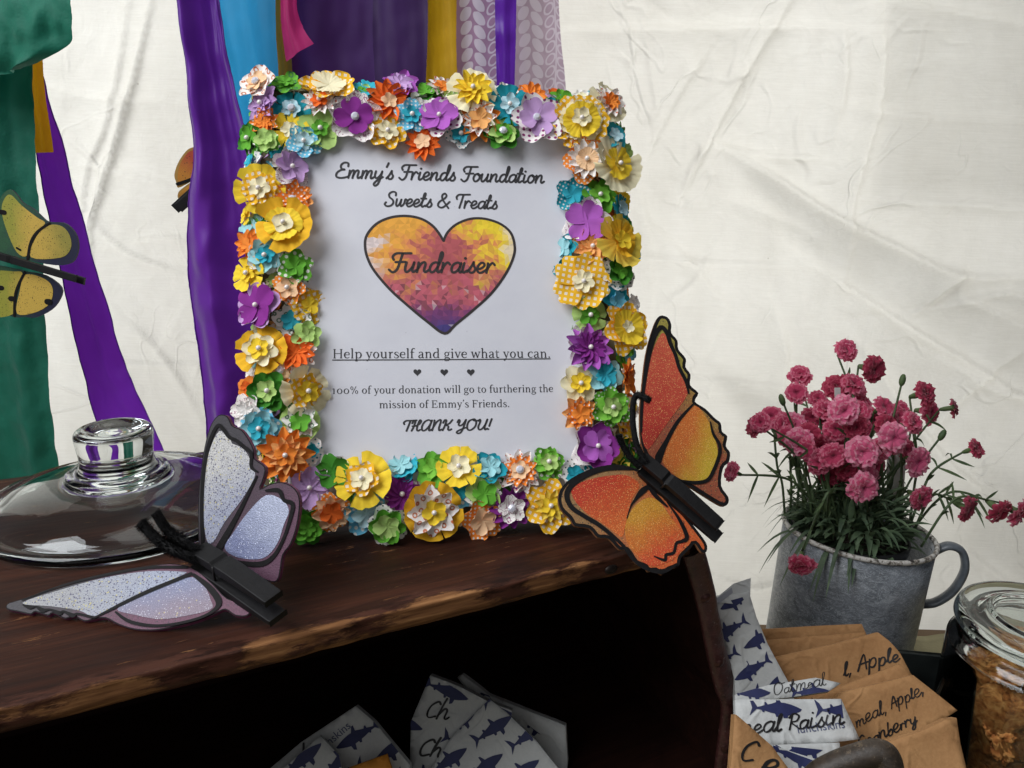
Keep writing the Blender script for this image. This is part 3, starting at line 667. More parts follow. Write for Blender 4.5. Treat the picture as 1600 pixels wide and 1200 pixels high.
mb.build('easel_leg', plain('backing_card', (120, 100, 80), .9), frame, smooth=False)
def paper_mat():
    n = NT('notice_paper'); o = n.obj(); f = n.noise(o, 14, 5, .6); g = n.noise(o, 300, 3)
    c = n.ramp(f, [(.3, lin((214, 214, 222))), (.7, lin((226, 226, 232)))])
    sp = n.step(n.voro(o, 60)[0], .045, .02); c = n.mix(n.math('MULTIPLY', sp, .22), c, lin((120, 120, 130)))
    return n.done(n.princ(c, .55, spec=.35, nrm=n.bump(n.math('ADD', f, n.math('MULTIPLY', g, .06)), .12, .004)))
V, F = sheet([(iL-.008, iB-.008), (iR+.008, iB-.008), (iR+.008, iT+.008), (iL-.008, iT+.008)], .012)
mb = MB(); mb.add([(a, b, .0003*noise.noise((a*12, b*12, 3))) for a, b in V], F)
pd = lambda u, v: .0003*noise.noise((u*12, v*12, 3))
paper = mb.build('notice_paper', paper_mat(), frame, M=Matrix.Translation((0, 0, .0075)))
ink = plain('black_print', (50, 49, 52), .6, nsc=300, namt=.2)
mb = MB()
put_text(mb, script_text("Emmy's Friends Foundation", .125), L2(523, 277.5), L2(848, 286.0), .0002, lp, pd, trim=.05, vs_=.95)
put_text(mb, script_text("Sweets & Treats", .125), L2(600, 321.5), L2(776, 326.5), .0002, lp, pd, trim=.03, vs_=.95)
put_text(mb, serif_text("Help yourself and give what you can."), L2(519, 560.0), L2(860, 559.0), .0002, lp, pd, trim=.04)
put_text(mb, serif_text("100% of your donation will go to furthering the"), L2(518, 615.5), L2(864, 612.5), .0002, lp, pd, trim=.04)
put_text(mb, serif_text("mission of Emmy's Friends."), L2(592, 637.8), L2(796, 636.0), .0002, lp, pd, trim=.05)
put_text(mb, script_text("THANK YOU!", .135), L2(627, 673.6), L2(766, 671.0), .0002, lp, pd, trim=.02, vs_=.76)
vs, fs = ribbon2([L2(519, 562.6), L2(690, 561.9), L2(860, 560.6)], .00085, cap=False); mb.add([(x, y, .0002+pd(x, y)) for x, y in vs], fs)
def heart_pts(n=60):
    P = []
    for i in range(n):
        t = 2*math.pi*i/n; P.append((16*math.sin(t)**3/17, (13*math.cos(t)-5*math.cos(2*t)-2*math.cos(3*t)-math.cos(4*t))/17))
    return P
for cx in (652, 694, 735.5):
    c = L2(cx, 581.5); s = .0033; V, F = sheet([(c[0]+x*s, c[1]+y*s) for x, y in heart_pts(24)]); mb.add([(x, y, .0002+pd(x, y)) for x, y in V], F)
mb.build('lettering', ink, paper, smooth=False)
HP = [(693,377),(688,368),(676,353),(658,342),(635,337.5),(610,340),(588,350),(573,368),(570.5,386),(575,405),(586,425),(610,453),(640,480),(668,503),(694.5,521),(712,507),(740,484),(768,458),(790,428),(802,402),(804,384),(798,364),(782,350),(758,342),(735,342),(714,350),(701,361),(695,371)]
def heart():
    P = [L2(*p) for p in HP]; P = [P[0]]+catmull(P[1:], 4)
    rg = random.Random(8)
    lin3 = lambda c: Vector(lin(c)[:3])
    Y, O, OR, PK, RD, PU, BL, W, DK = [lin3(c) for c in ((246,214,58),(240,172,70),(226,140,88),(196,98,112),(184,92,96),(120,62,112),(72,62,124),(232,222,226),(118,66,76))]
    mb = MB(); mb.col = []
    V, F = sheet(P, .0042, 5); xs = [p[0] for p in P]; ys = [p[1] for p in P]; x0, x1, y0, y1 = min(xs), max(xs), min(ys), max(ys)
    mb.add([(a, b, .00015+pd(a, b)) for a, b in V], F)
    for f in F:
        u = sum(V[i][0] for i in f)/3; v = sum(V[i][1] for i in f)/3; x = (u-x0)/(x1-x0); y = (v-y0)/(y1-y0)
        big = noise.noise((x*5, y*5, 1))*.12+noise.noise((x*11, y*11, 4))*.07
        an_ = math.atan2(y-.62, (x-.52)*1.15); r0 = math.hypot((x-.52)*1.15, y-.62); big += .13*noise.noise((math.cos(an_)*5, math.sin(an_)*5, r0*3))+.07*noise.noise((math.cos(an_)*14, math.sin(an_)*14, r0*5)); r = r0+big+rg.uniform(-.05, .05)
        if True:
            c = RD.lerp(OR, max(0, min(1, (r-.16)/.14))); c = c.lerp(O, max(0, min(1, (r-.30)/.12)))
            if x > .6: c = c.lerp(Y, max(0, min(1, (r-.30)/.14)))
            if x < .17 and y < .86+big: c = c.lerp(W, max(0, min(1, (.17-x+big)/.08))*.85)
            if x > .90 and y > .6 : c = c.lerp(W, max(0, min(1, (x-.90+big*.5)/.06))*.6)
        if True:
            ctop = c; k = max(0, min(1, (y+big*.8)/.45)); c = BL.lerp(PU, min(1, k*2.6)) if k < .38 else PU.lerp(PK, min(1, (k-.38)*3.4)) 
            c = c.lerp(RD, max(0, (k-.8)*3)) if k > .8 else c
            if rg.random() < .16 and .2 < y < .45: c = c.lerp(DK, .7)
            if rg.random() < .05: c = c.lerp(W, .35)
        yy = max(0, min(1, (y+big*.9-.38)/.16)); c = c.lerp(ctop, yy); c = c*rg.uniform(.86, 1.12); mb.col.append((min(1, c.x), min(1, c.y), min(1, c.z), 1))
    n = NT('heart_print'); at_ = n.n('ShaderNodeVertexColor'); at_.layer_name = 'Col'
    h = mb.build('heart_print', n.done(n.princ(at_.outputs[0], .6, spec=.3)), paper, smooth=False)
    mb = MB(); P2 = [L2(*p) for p in HP]; wd = [.0016]+[.0021]*6+[.0021]*7+[.0022]*1+[.0021]*7+[.002]*6; wd = (wd+[.0018]*40)[:len(P2)]
    vs, fs = ribbon2(P2, wd, 5, closed=True); mb.add([(x, y, .00025+pd(x, y)) for x, y in vs], fs)
    put_text(mb, script_text("Fundraiser", .115), L2(606, 424.5), L2(771, 426.5), .00035, lp, pd, trim=.04, vs_=.92)
    mb.build('heart_outline', plain('dark_print', (46, 38, 38), .6), paper, smooth=False)
heart()

# ------------------------------------------------------------------ paper flowers
PC = dict(Y=(254,216,60), D=(246,190,46), C=(250,240,202), G=(104,176,58), g=(66,136,44), l=(188,220,130), b=(132,200,74), T=(42,164,182), t=(60,184,204), c=(166,222,228), B=(116,196,226), p=(200,234,242),
          L=(204,166,216), M=(180,98,192), P=(142,52,146), O=(250,148,60), o=(252,184,112), R=(242,114,44), h=(252,208,164), W=(248,243,238), F=(234,206,84))
PNAME = dict(Y='yellow', D='golden yellow', C='cream', G='green', g='dark green', l='pale green', b='bright green', T='dark teal', t='teal', c='pale teal', B='light blue', p='pale blue', L='lilac', M='orchid purple', P='purple', O='orange', o='light orange', R='red orange', h='peach', W='white', F='mustard')
@cached
def paper_flower_mat(code):
    base = lin(PC[code[0]]); pat = code[1:]
    n = NT('flower_paper_'+PNAME[code[0]].replace(' ', '_')+({'': '', 'k': '_gingham', 'd': '_white_dots', 'D': '_large_white_dots', 'r': '_orange_rings', 'q': '_green_rings', 'v': '_purple_dots', 'x': '_teal_dots', 'z': '_black_dots', 'y': '_rust_dots', 's': '_purple_scrolls', 'w': '_purple_script'}[pat])); o = n.obj()
    xy = n.map(o, (1, 1, 0)); f = n.noise(o, 110, 4, .6)
    c = n.ramp(f, [(.3, tuple(x*.90 for x in base[:3])), (.7, tuple(min(1, x*1.06) for x in base[:3]))]); W = lin((240, 234, 222))
    def dots(sc, r, col, rnd=.12, lo=None):
        d = n.voro(n.map(xy, rot=(0, 0, .6)), sc, rnd)[0]
        k = n.step(d, r+.05, r-.05)
        if lo is not None: k = n.math('MULTIPLY', k, n.step(d, lo-.05, lo+.05))
        return n.mix(k, c, lin(col))
    if pat == 'k':
        s = n.sep(n.map(xy, (210, 210, 0))); fx = n.math('FRACT', s[0]); fy = n.math('FRACT', s[1])
        k = n.math('MULTIPLY', n.step(n.math('ABSOLUTE', n.math('SUBTRACT', fx, .5)), .28, .22), n.step(n.math('ABSOLUTE', n.math('SUBTRACT', fy, .5)), .28, .22))
        c = n.mix(n.math('MULTIPLY', k, .92), c, W)
    elif pat == 'd': c = dots(300, .26, (240, 238, 230))
    elif pat == 'D': c = dots(210, .28, (240, 238, 230))
    elif pat == 'v': c = dots(190, .25, (140, 50, 110))
    elif pat == 'x': c = dots(260, .20, (60, 140, 150))
    elif pat == 'z': c = dots(260, .20, (70, 84, 74))
    elif pat == 'y': c = dots(240, .19, (206, 110, 84))
    elif pat == 'r': c = dots(150, .30, (200, 106, 56), .2, .17)
    elif pat == 'q': c = dots(150, .30, (70, 120, 84), .2, .19)
    elif pat in ('s', 'w'):
        q = n.noise(xy, 150 if pat == 's' else 330, 1, .3, 1.6 if pat == 's' else .8)
        k = n.step(n.math('ABSOLUTE', n.math('SUBTRACT', q, .5)), .032 if pat == 's' else .03, .018 if pat == 's' else .014)
        if pat == 'w':
            s = n.sep(n.map(xy, (1, 260, 1))); k = n.math('MULTIPLY', k, n.step(n.math('FRACT', s[1]), .52, .45))
        c = n.mix(n.math('MULTIPLY', k, .85), c, lin((146, 48, 108)))
    sh = n.princ(c, .82, spec=.2, nrm=n.bump(n.noise(o, 700, 3), .12, .0006))
    t = n.n('ShaderNodeBsdfTranslucent'); n.set(t.inputs[0], c)
    return n.done(n.mixsh(.10, sh, t.outputs[0]))
KIND = {  # petals, width, profile, tip rounding, notch, lift, cup, crease, pleat
 'v': (5, .46, 'r', .32, .10, .22, .10, .07, 0), 's': (6, .415, 'r', .32, .06, .22, .10, .07, 0), 'd': (11, .245, 'd', .12, 0, .26, .10, .10, 0), 'e': (8, .33, 'd', .14, .0, .26, .12, .12, 0),
 'p': (5, .52, 'w', .20, .05, .24, .03, .05, .055), 'q': (7, .425, 'w', .14, .0, .28, .02, .02, .05), 'h': (4, .50, 'r', .15, .12, .20, .10, .12, .03), 'H': (5, .535, 'r', .30, .20, .10, .05, .05, 0),
 'c': (12, .30, 'w', .20, 0, .10, .0, .03, .03), 'r': (6, .44, 'r', .30, .05, .42, .16, .10, 0), 'a': (5, .50, 'd', .1, 0, .24, .12, .08, 0), '4': (4, .60, 'r', .32, .05, .2, .1, .05, 0)}
def flower_layer(kind, R, rg, z0=0.0, open_=1.0):
    n, W, prof, tip, notch, lift, cup, crease, pleat = KIND[kind]; mb = MB(); nt, ns = 8, 9
    a0 = rg.uniform(0, 6.28); lf = lift*open_*.62
    for k in range(n):
        a = a0+2*math.pi*k/n+rg.uniform(-.06, .06); Rk = R*rg.uniform(.93, 1.05); li = lf*rg.uniform(.55, 1.5); tw = .16+rg.uniform(-.12, .12); curl = rg.uniform(-.12, .16); wk = W*rg.uniform(.94, 1.05); ph = rg.uniform(0, 6)
        vs = []; zo = z0+rg.uniform(0, .0006)
        for i in range(nt+1):
            t = i/nt
            if prof == 'r': pr = math.sin(math.pi*(.07+.62*t))
            elif prof == 'd': pr = math.sin(math.pi*(.10+.76*t))
            else: pr = .12+.88*t**.85
            for j in range(ns):
                s = -1+2*j/(ns-1)
                tt = t*(1-tip*abs(s)**2.4*t) - notch*math.exp(-(s/.22)**2)*t**3*.8 
                if prof == 'w': tt += .022*math.sin(s*7+ph)*t**3
                r = Rk*tt; lat = wk*R*pr*s
                z = R*(li*t**1.6 - curl*t**4*.8 + cup*s*s*pr - crease*math.exp(-(s/.2)**2)*t*(1-.4*t)+pleat*math.cos(s*math.pi*3+ph*.2)*t + tw*s*t*.45*pr)
                ca, sa = math.cos(a), math.sin(a); vs.append((r*ca-lat*sa, r*sa+lat*ca, z+zo))
        fs = [(i*ns+j, (i+1)*ns+j, (i+1)*ns+j+1, i*ns+j+1) for i in range(nt) for j in range(ns-1)]
        mb.add(vs, fs)
    return mb
pearl_m = plain('pearl_bead', (236, 228, 222), .18, 0, .8, nsc=5, namt=.02, coat=.6)
_n = NT('faceted_rhinestone'); rhine_m = _n.done(_n.princ(lin((226, 226, 236)), .06, .15, spec=1))
TILT = {'': (0, 0), 'l': (-28, 0), 'L': (-44, 0), 'r': (28, 0), 'R': (46, 0), 'u': (0, 14), 'U': (0, 30), 'd': (0, -12), 'D': (0, -24), 'lu': (-26, 14), 'ru': (26, 14)}
# x, y in the photo; tilt; centre (p pearl, g gem, - none); then layers kind+colour(+print)*radius in photo pixels, outermost first
FLOWERS = """
404 132 lu g aWr33 vh19|447 132 u - vGq24 vG12|413 164 l p eL31 eL20|456 171  g pT30 vp16|501 164 u p dWy28 vR15|513 136 U - vDk44 qC26|501 205  p HL- vl35 vG14|391 209 L p sg30 vG20|416 193 l - dOd24 eO15|453 206  - pY30 vC13|475 226  p vBd29 vp15|420 228  - vGD21 vl19 vl11|392 248 L - sWx24 vt14|453 266 r p vWs33 sL27
555 187  g vWs44 hP30|570 141 U - vW26 qt22|607 160  - dR36 vh13|626 130 U - eM30 eL22|643 183  p vBd29 vt15|606 209  p sDk31 sC17|687 188  p vWv37 vM32|661 226  - dR28 vh14|666 140 U - sg24 vG17|691 132 U - dWy24 vO15|737 150 u p pC40 dY30 vY12|794 169  p pT33 sp17|792 142 U - sWz26 vG13|836 194  g vWv43 hL30|832 146 U - vOd29 dO24|880 152 U - vR28 sG21|749 193  - dO33 dWy27 vo18|719 212  p vWx24 vt15|783 215  g sg29 sl23 vG14|902 199  p cDk43 cC33 qY28 vC16|947 166 ru - pC35 dWy27 eO16|957 215 r - vt24 vp13
913 256  p vOd39 dW29 qh17|957 264 r p qC44 pY26 vF13|894 305  - vTd31 vt16|936 306  p sG30 vb18|970 324 R - qT22 vp13|916 350  - vWw40 hM33|885 387 L - sT25 vc15|961 383 r - pF42 pD30 vY16|923 390  p eo32 eo20|908 444  p HDk47 sC18|961 430 r - cWz29 rg24 vG14|961 470 r - sT26 vB17|920 493  p pl28 vG18|970 517 r - sDk42 qY28 vC11|917 547  p sWw35 dM37 dP25|944 587  - sc31 st19|906 600  p sC33 sY17|981 587 R - dO30 vO16|950 637  p sGd33 sb27 vl16|904 648  - eo29 dOd23 vO16|927 700  p vWw40 vP39 hM26
854 725 u p sGD28 sb22 vl15|897 742 u - vWz26 vT15|812 738 u g dWy35 dOd27 vh16|717 732 u p pY34 vC19|763 732 u - vT27 sc18|715 768  - vBD33 vT14|755 770  - vWz34 vl29 vG20|797 792 d g dP34 vWs22|858 790  p sDk42 dF24 vY15|753 812 D - vOd34 vh22|675 798  p pD47 eWr41 vY20|520 738 u - vWz30 vg28|568 752 u p pY44 vDk29 vC19|627 731 U - sT31 qt25 sc19|677 733 u - sG30 vb17|627 773  p eWw39 dP31|518 800 d - vOd32 eh28 vR18|573 798 D - sBD38 sp23|607 818 D - vWz34 rG29 vl22|480 822  - rg30 rG22 vG13|485 762  p eWw37 sL34|450 712  p dO42 do29 vO18
407 481 l p vL40 hP36|455 502  - vWq31 vt17|482 477 r - cDk28 vY15|410 550  p pD39 sC28 vY17|462 552  - dWr34 dR31|480 525  - sl24 vl13|437 580  g vOd28 vh17|476 612 r p pC39 vDk29 vY18|422 612  p rg32 sg24 vl17|388 606 l - vO19 vR10|410 670  p vBD34 sc29 vt18|470 662  - pl31 eWq27 vG17|408 298  p pY39 cDk27 vC17|458 314  g eo33 dOd29|447 360  p pD44 qY28 4C16|391 383 l - dO25 vO13|417 402  p vW30 vc28 st15|389 428 l p pY29 vY14|463 420  - sWz29 sGD28 vG17|452 452  p vOd27 vh18|388 642 l - sWw27 eW16|486 703  - vWx22 vT12
"""
FILL = "970 203 R sGd18|981 232 R vl15|948 329 . dR13|990 392 R sT17|984 344 R vg12|976 446 R dO16|979 662 R vDk26|978 628 R sOd20|988 702 R sg24|964 718 u pF20|391 682 L vG14|388 357 L pc20|915 148 U vc18|998 520 R cDk22|384 330 L pY16|994 470 R vW14|930 742 d qT22|975 735 d vg22|395 580 L sW15|430 130 U vg16|705 150 . vl14|860 165 . vT15|590 178 . vG14|480 180 . vl14|935 225 . vO16|440 235 . sT18|935 560 . vW15|915 520 . sW18|880 420 . sT15|430 440 . vl16|430 520 . vW18|450 640 . vG16|600 765 . vl18|700 800 . vB20|545 780 . vG18|830 770 . vW22|780 765 . vg18|440 250 . vW15|425 340 . vg16|655 160 . vW18|770 190 . vg18|930 345 . vG17"
def flower_frame(px, py, tilt, hz, rg, off=.0115):
    u, v = L2(px, py, off); tx, ty = TILT[tilt]; tx += rg.uniform(-9, 9); ty += rg.uniform(-9, 9)
    if 'L' in tilt or 'R' in tilt or 'U' in tilt: hz -= .008
    R = Matrix.Rotation(rad(tx), 4, 'Y') @ Matrix.Rotation(rad(-ty), 4, 'X') @ Matrix.Rotation(rg.uniform(0, 6.28), 4, 'Z')
    return Matrix.Translation((u, v, off+hz)) @ R, depth_of(FP.w(u, v, off))/FPX
def build_flowers():
    i = 0
    for line in FLOWERS.strip().split('\n'):
        for ent in line.split('|'):
            q = ent.split(' '); px, py, tilt, cen, lay = int(q[0]), int(q[1]), q[2], q[3], [x for x in q[4:]]
            rg = random.Random(100+i*7); i += 1; L = []
            for s in lay:
                k = s[0]; j = len(s)
                while s[j-1].isdigit(): j -= 1
                code = s[1:j].replace('-', ''); r = s[j:]
                if r: L.append((k, code, int(r)))
            hz = rg.uniform(-.001, .005)+(.003 if len(L) > 2 else 0)+(.004 if L[0][2] > 41 else 0)-.001
            M, sc = flower_frame(px, py, tilt, hz, rg)
            z = 0; top = None
            for li, (k, code, r) in enumerate(L):
                R = r*sc*1.04; mb = flower_layer(k, R, rg, 0, 1.0 if li == 0 else 1.2)
                if li == 0:
                    top = mb.build('paper_flower', paper_flower_mat(code), frame, M=M)
                    top['label'] = PNAME[code[0]]+({'k': ' gingham', 'd': ' dotted', 'D': ' dotted', 'r': ' ring printed', 'q': ' ring printed', 'v': ' dotted', 'x': ' dotted', 'y': ' dotted', 'z': ' dotted', 's': ' scroll printed', 'w': ' script printed'}.get(code[1:], ''))+' paper flower with '+PNAME[L[-1][1][0]]+' centre layer'
                else:
                    mb.build('petal_layer', paper_flower_mat(code), top, M=Matrix.Translation((rg.uniform(-.0006, .0006), rg.uniform(-.0006, .0006), z)) @ Matrix.Rotation(rg.uniform(0, 6), 4, 'Z') @ Matrix.Rotation(rg.uniform(-.12, .12), 4, 'X'))
                z += .0018+R*.05
            if cen == 'p':
                mb = MB(); mb.ball((0, 0, 0), .0021, 12, 8); mb.build('pearl', pearl_m, top, M=Matrix.Translation((0, 0, z+.0004)))
            elif cen == 'g':
                mb = MB(); mb.lathe([(0, .0022), (.0018, .0021), (.0032, .0008), (.0034, 0), (.0026, -.0012)], 10); mb.build('rhinestone', rhine_m, top, smooth=False, M=Matrix.Translation((0, 0, z)))
    print('FLOWERS', i)
    # the small blossoms tucked between and round the sides, too many to pick out singly: one part
    mb = MB(); mats = []; i = 0
    for ent in FILL.split('|'):
        px, py, tilt, s = ent.split(' '); px, py = int(px), int(py); tilt = tilt.replace('.', ''); rg = random.Random(900+i); i += 1
        k = s[0]; j = len(s)
        while s[j-1].isdigit(): j -= 1
        code, r = s[1:j], int(s[j:]); M, sc = flower_frame(px, py, tilt, -.004 if not tilt else 0, rg, .011)
        f = flower_layer(k, r*sc*1.15, rg); g = flower_layer('v', r*sc*.6, rg, .002)
        mt = paper_flower_mat(code)
        if mt not in mats: mats.append(mt)
        for q in (f, g): mb.add([M @ Vector(x) for x in q.v], q.f, mats.index(mt))
    rg0 = random.Random(77); codes = ['vG', 'vl', 'vT', 'vc', 'vO', 'vY', 'vC', 'vW', 'sb', 'vL', 'vo', 'vWx', 'vWv', 'vB', 'vh', 'sW', 'vBd', 'vOd']
    for gy_ in range(126, 838, 19):
        for gx_ in range(380, 1000, 19):
            px, py = gx_+rg0.uniform(-7, 7), gy_+rg0.uniform(-7, 7); u, v = L2(px, py)
            if not (uL-.006 < u < uR+.008 and vB+.004 < v < vT+.006): continue
            if iL+.001 < u < iR-.003 and iB+.001 < v < iT-.003: continue
            cd_ = rg0.choice(codes); tl = 'l' if u < uL+.012 else ('r' if u > uR-.012 else ('u' if v > vT-.012 else ''))
            rg = random.Random(int(px*1000+py)); M, sc = flower_frame(px, py, tl, -.005, rg, .009); rr = rg.uniform(13, 19)
            f = flower_layer(cd_[0], rr*sc*1.15, rg, 0, .6); g = flower_layer('v', rr*sc*.6, rg, .002, .6); mt = paper_flower_mat(cd_[1:])
            mt2 = paper_flower_mat(rg.choice(['C', 'G', 'c', 'Y', 'h', cd_[1]]))
            for q, mm in ((f, mt), (g, mt2)):
                if mm not in mats: mats.append(mm)
                mb.add([M @ Vector(x) for x in q.v], q.f, mats.index(mm))
    o = mb.build('filler_blossoms', mats, frame); o['kind'] = 'stuff'
build_flowers()
# ------------------------------------------------------------------ hanging ribbons and fabric strips
def fabric_mat(name, col, tr=.3, rough=.55, sheen=.3, weave=900, satin=0.0, var=.12, bst=.25):
    n = NT(name); o = n.obj(); f = n.noise(n.map(o, (1, 1, .5)), 22, 4); c0 = lin(col)
    c = n.ramp(f, [(.3, tuple(x*(1-var) for x in c0[:3])), (.7, tuple(min(1, x*(1+var)) for x in c0[:3]))])
    nr = n.bump(n.noise(o, weave, 2), bst, .0008)
    p = n.princ(c, rough, spec=.5, nrm=nr, sheen=sheen)
    t = n.n('ShaderNodeBsdfTranslucent'); n.set(t.inputs[0], c)
    return n.done(n.mixsh(tr, p, t.outputs[0]))
def leaf_mat(name, col, leaf, tr):
    n = NT(name); uv = n.uv(); s = n.sep(uv); u, v = s[0], s[1]
    def vine(uc, per, rx, ry, hollow, sway):
        du = n.math('SUBTRACT', n.math('SUBTRACT', u, uc), n.math('MULTIPLY', n.math('SINE', n.math('MULTIPLY', v, 18)), sway)); a = n.math('ABSOLUTE', du)
        vv = n.math('FRACT', n.math('SUBTRACT', n.math('DIVIDE', v, per), n.math('MULTIPLY', n.math('GREATER_THAN', du, 0.0), .35)))
        x = n.math('SUBTRACT', a, rx*1.05); y = n.math('MULTIPLY', n.math('SUBTRACT', vv, .5), per)
        ca, sa = .80, .60
        xr = n.math('ADD', n.math('MULTIPLY', x, ca), n.math('MULTIPLY', y, -sa)); yr = n.math('ADD', n.math('MULTIPLY', x, sa), n.math('MULTIPLY', y, ca))
        d = n.math('ADD', n.math('POWER', n.math('ABSOLUTE', n.math('DIVIDE', xr, rx*.72)), 2), n.math('POWER', n.math('ABSOLUTE', n.math('DIVIDE', yr, ry)), 2))
        k = n.step(d, 1.08, .92)
        if hollow: k = n.math('MULTIPLY', k, n.step(d, .38, .55))
        return n.math('MAXIMUM', k, n.step(a, .0016, .0006)) if hollow else k
    k = n.math('MAXIMUM', vine(.021, .017, .0085, .0105, False, .003), vine(.055, .016, .0075, .0095, True, .003))
    f = n.noise(n.obj(), 60, 4)
    c = n.mix(n.math('MULTIPLY', k, .8), n.ramp(f, [(.3, lin(tuple(x*.93 for x in col))), (.7, lin(col))]), lin(leaf))
    p = n.princ(c, .8, spec=.2); t = n.n('ShaderNodeBsdfTranslucent'); n.set(t.inputs[0], c)
    return n.done(n.mixsh(tr, p, t.outputs[0]))
def strip(name, label, left, right, depth, mat, fold=(.006, 2.0, .0), seed=0, up=.35, nu=26, nv=90, hem=0, group='fabric strips hanging down the tent wall', wr=.003, ydir=None):
    L = catmull(left, 8); Rr = catmull(right, 8)
    def resample(P):
        P = [np.array(p) for p in P]; d = [0]
        for a, b in zip(P, P[1:]): d.append(d[-1]+np.linalg.norm(b-a))
        out = []
        for i in range(nv):
            t = d[-1]*i/(nv-1); j = min(max(np.searchsorted(d, t)-1, 0), len(P)-2); q = (t-d[j])/(d[j+1]-d[j]+1e-9); out.append(P[j]*(1-q)+P[j+1]*q)
        return out
    L, Rr = resample(L), resample(Rr); mb = MB(); mb.uv = []
    yv = depth*math.cos(PITCH)
    def wall(p):
        r = ray(*p); return CAM+r*(yv/r.y)
    rows = [(wall(a), wall(b)) for a, b in zip(L, Rr)]
    if up:
        a0, b0 = rows[0]; a1, b1 = rows[6]; da, db = (a0-a1).normalized(), (b0-b1).normalized()
        rows = [(a0+da*up*k/6, b0+db*up*k/6) for k in range(6, 0, -1)]+rows
    A, fq, ph = fold; vacc = 0
    for i, (a, b) in enumerate(rows):
        if i: vacc += (rows[i][0]-rows[i-1][0]).length
        W = (b-a).length
        for k in range(nu):
            t = k/(nu-1); p = a.lerp(b, t); z = p.z
            w0 = 2*math.pi*fq*t+ph+z*3+.8*noise.noise((t*2, z*5, seed)); d = A*(math.sin(w0)+.25*math.sin(2*w0+1+z*4)+.15*abs(noise.noise((t*5+z*2, z*5, seed+1)))*2)+wr*noise.noise((p.x*24, z*16, seed+3))+wr*.5*noise.noise((p.x*60, z*38, seed+8))
            if t in (0, 1): p = p + Vector((.0006*noise.noise((z*300, 1, seed)), 0, 0))
            mb.v.append((p.x, p.y+d, p.z)); mb.uv.append((t*W, vacc))
    n = len(rows)
    for i in range(n-1):
        for k in range(nu-1): q = i*nu+k; mb.f.append((q, q+nu, q+nu+1, q+1)); mb.mi.append(0)
    if hem:
        o = thing(name, label, 'fabric strip', Vector(tuple(mb.v[0])), group=group)
        mb.build('cloth', mat, o, world=True)
        for cidx, key in ((0, 'hem'), (nu-1, 'hem')):
            h = MB(); h.tube([Vector(mb.v[i*nu+cidx])+Vector((0, -.0004, 0)) for i in range(n)], .0009, 6); h.build('hem', mat, o, world=True)
        return o
    o = mb.build(name, mat); tag(o, label, 'fabric strip', group); return o
purple = (120, 38, 188); violet = (78, 22, 128)
strip('fabric_strip', 'long crinkled emerald green strip at the far left of the tent wall', [(-120, -20), (-110, 300), (-90, 600), (-80, 790)], [(52, -20), (54, 200), (60, 330), (70, 500), (76, 620), (88, 735), (94, 790)], 1.22,
      fabric_mat('crinkled_green_cloth', (8, 100, 80), .25, .7, .2, 160, bst=.9), (.005, 2.2, 1.0), 1, wr=.006, nu=60, nv=140)
strip('fabric_strip', 'crinkled green strip gathered into a loose bundle above the long green one', [(-150, -40), (-140, 60), (-90, 120), (-20, 121)], [(106, -40), (112, 40), (100, 72), (30, 108)], 1.14,
      fabric_mat('crinkled_green_cloth_bundle', (9, 108, 86), .25, .7, .2, 160, bst=.9), (.009, 1.8, .4), 2, wr=.013, nu=60, nv=60)
strip('fabric_strip', 'short golden yellow strip between the green cloth and the purple ribbon', [(36, -20), (44, 100), (50, 180), (52, 239)], [(60, -20), (66, 100), (74, 170), (83, 238)], 1.26, fabric_mat('gold_cloth', (226, 160, 20), .45), (.002, 1, 0), 3)
strip('fabric_strip', 'bright purple satin ribbon slanting down towards the glass lid', [(28, -20), (40, 150), (60, 260), (80, 360), (103, 470), (128, 580), (150, 655), (168, 730)], [(46, -20), (66, 120), (103, 255), (142, 395), (170, 490), (196, 575), (236, 660), (262, 720)], 1.30,
      fabric_mat('purple_satin', purple, .42, .42, .25, var=.06), (.004, 1.0, .5), 4, hem=1, wr=.006)
strip('fabric_strip', 'broad folded dark purple satin ribbon beside the flower frame', [(281, -20), (290, 60), (301, 200), (302, 250), (291, 330), (288, 410), (296, 490), (309, 570), (316, 640), (318, 692)], [(344, -20), (362, 90), (378, 160), (402, 240), (428, 330), (436, 420), (440, 520), (440, 600), (440, 660), (440, 720)], 1.02,
      fabric_mat('deep_purple_satin', (108, 38, 164), .30, .40, .25, bst=.4, var=.05), (.014, 1.2, 2.4), 5, hem=1, wr=.006, nu=50, nv=130)
strip('fabric_strip', 'smooth sky blue strip hanging beside the dark purple satin', [(330, -20), (345, 60), (364, 150), (380, 330)], [(433, -20), (434, 60), (437, 120), (440, 330)], 1.16, fabric_mat('sky_blue_cloth', (34, 150, 206), .5, .5), (.007, .55, -.6), 6, wr=.001)
strip('fabric_strip', 'thin ochre strip showing as an edge beside the blue one', [(426, -20), (427, 60), (430, 110), (434, 300)], [(450, -20), (452, 60), (456, 110), (460, 300)], 1.19, fabric_mat('ochre_cloth', (176, 132, 36), .3), (.001, 1, 0), 7)
strip('fabric_strip', 'magenta pink strip ending in a ragged torn point', [(437, -20), (438, 30), (441, 60), (446, 96)], [(463, -20), (464, 15), (474, 45), (490, 68)], 1.12, fabric_mat('magenta_cloth', (206, 34, 122), .3), (.003, 1, 0), 8)
strip('fabric_strip', 'dark purple strip hanging left of the dark purple seam', [(440, -20), (444, 60), (446, 130), (446, 300)], [(596, -20), (590, 60), (594, 140), (598, 300)], 1.20, fabric_mat('dark_plum_cloth', (58, 20, 88), .25, .7), (.005, 1.2, .9), 9, nu=40)
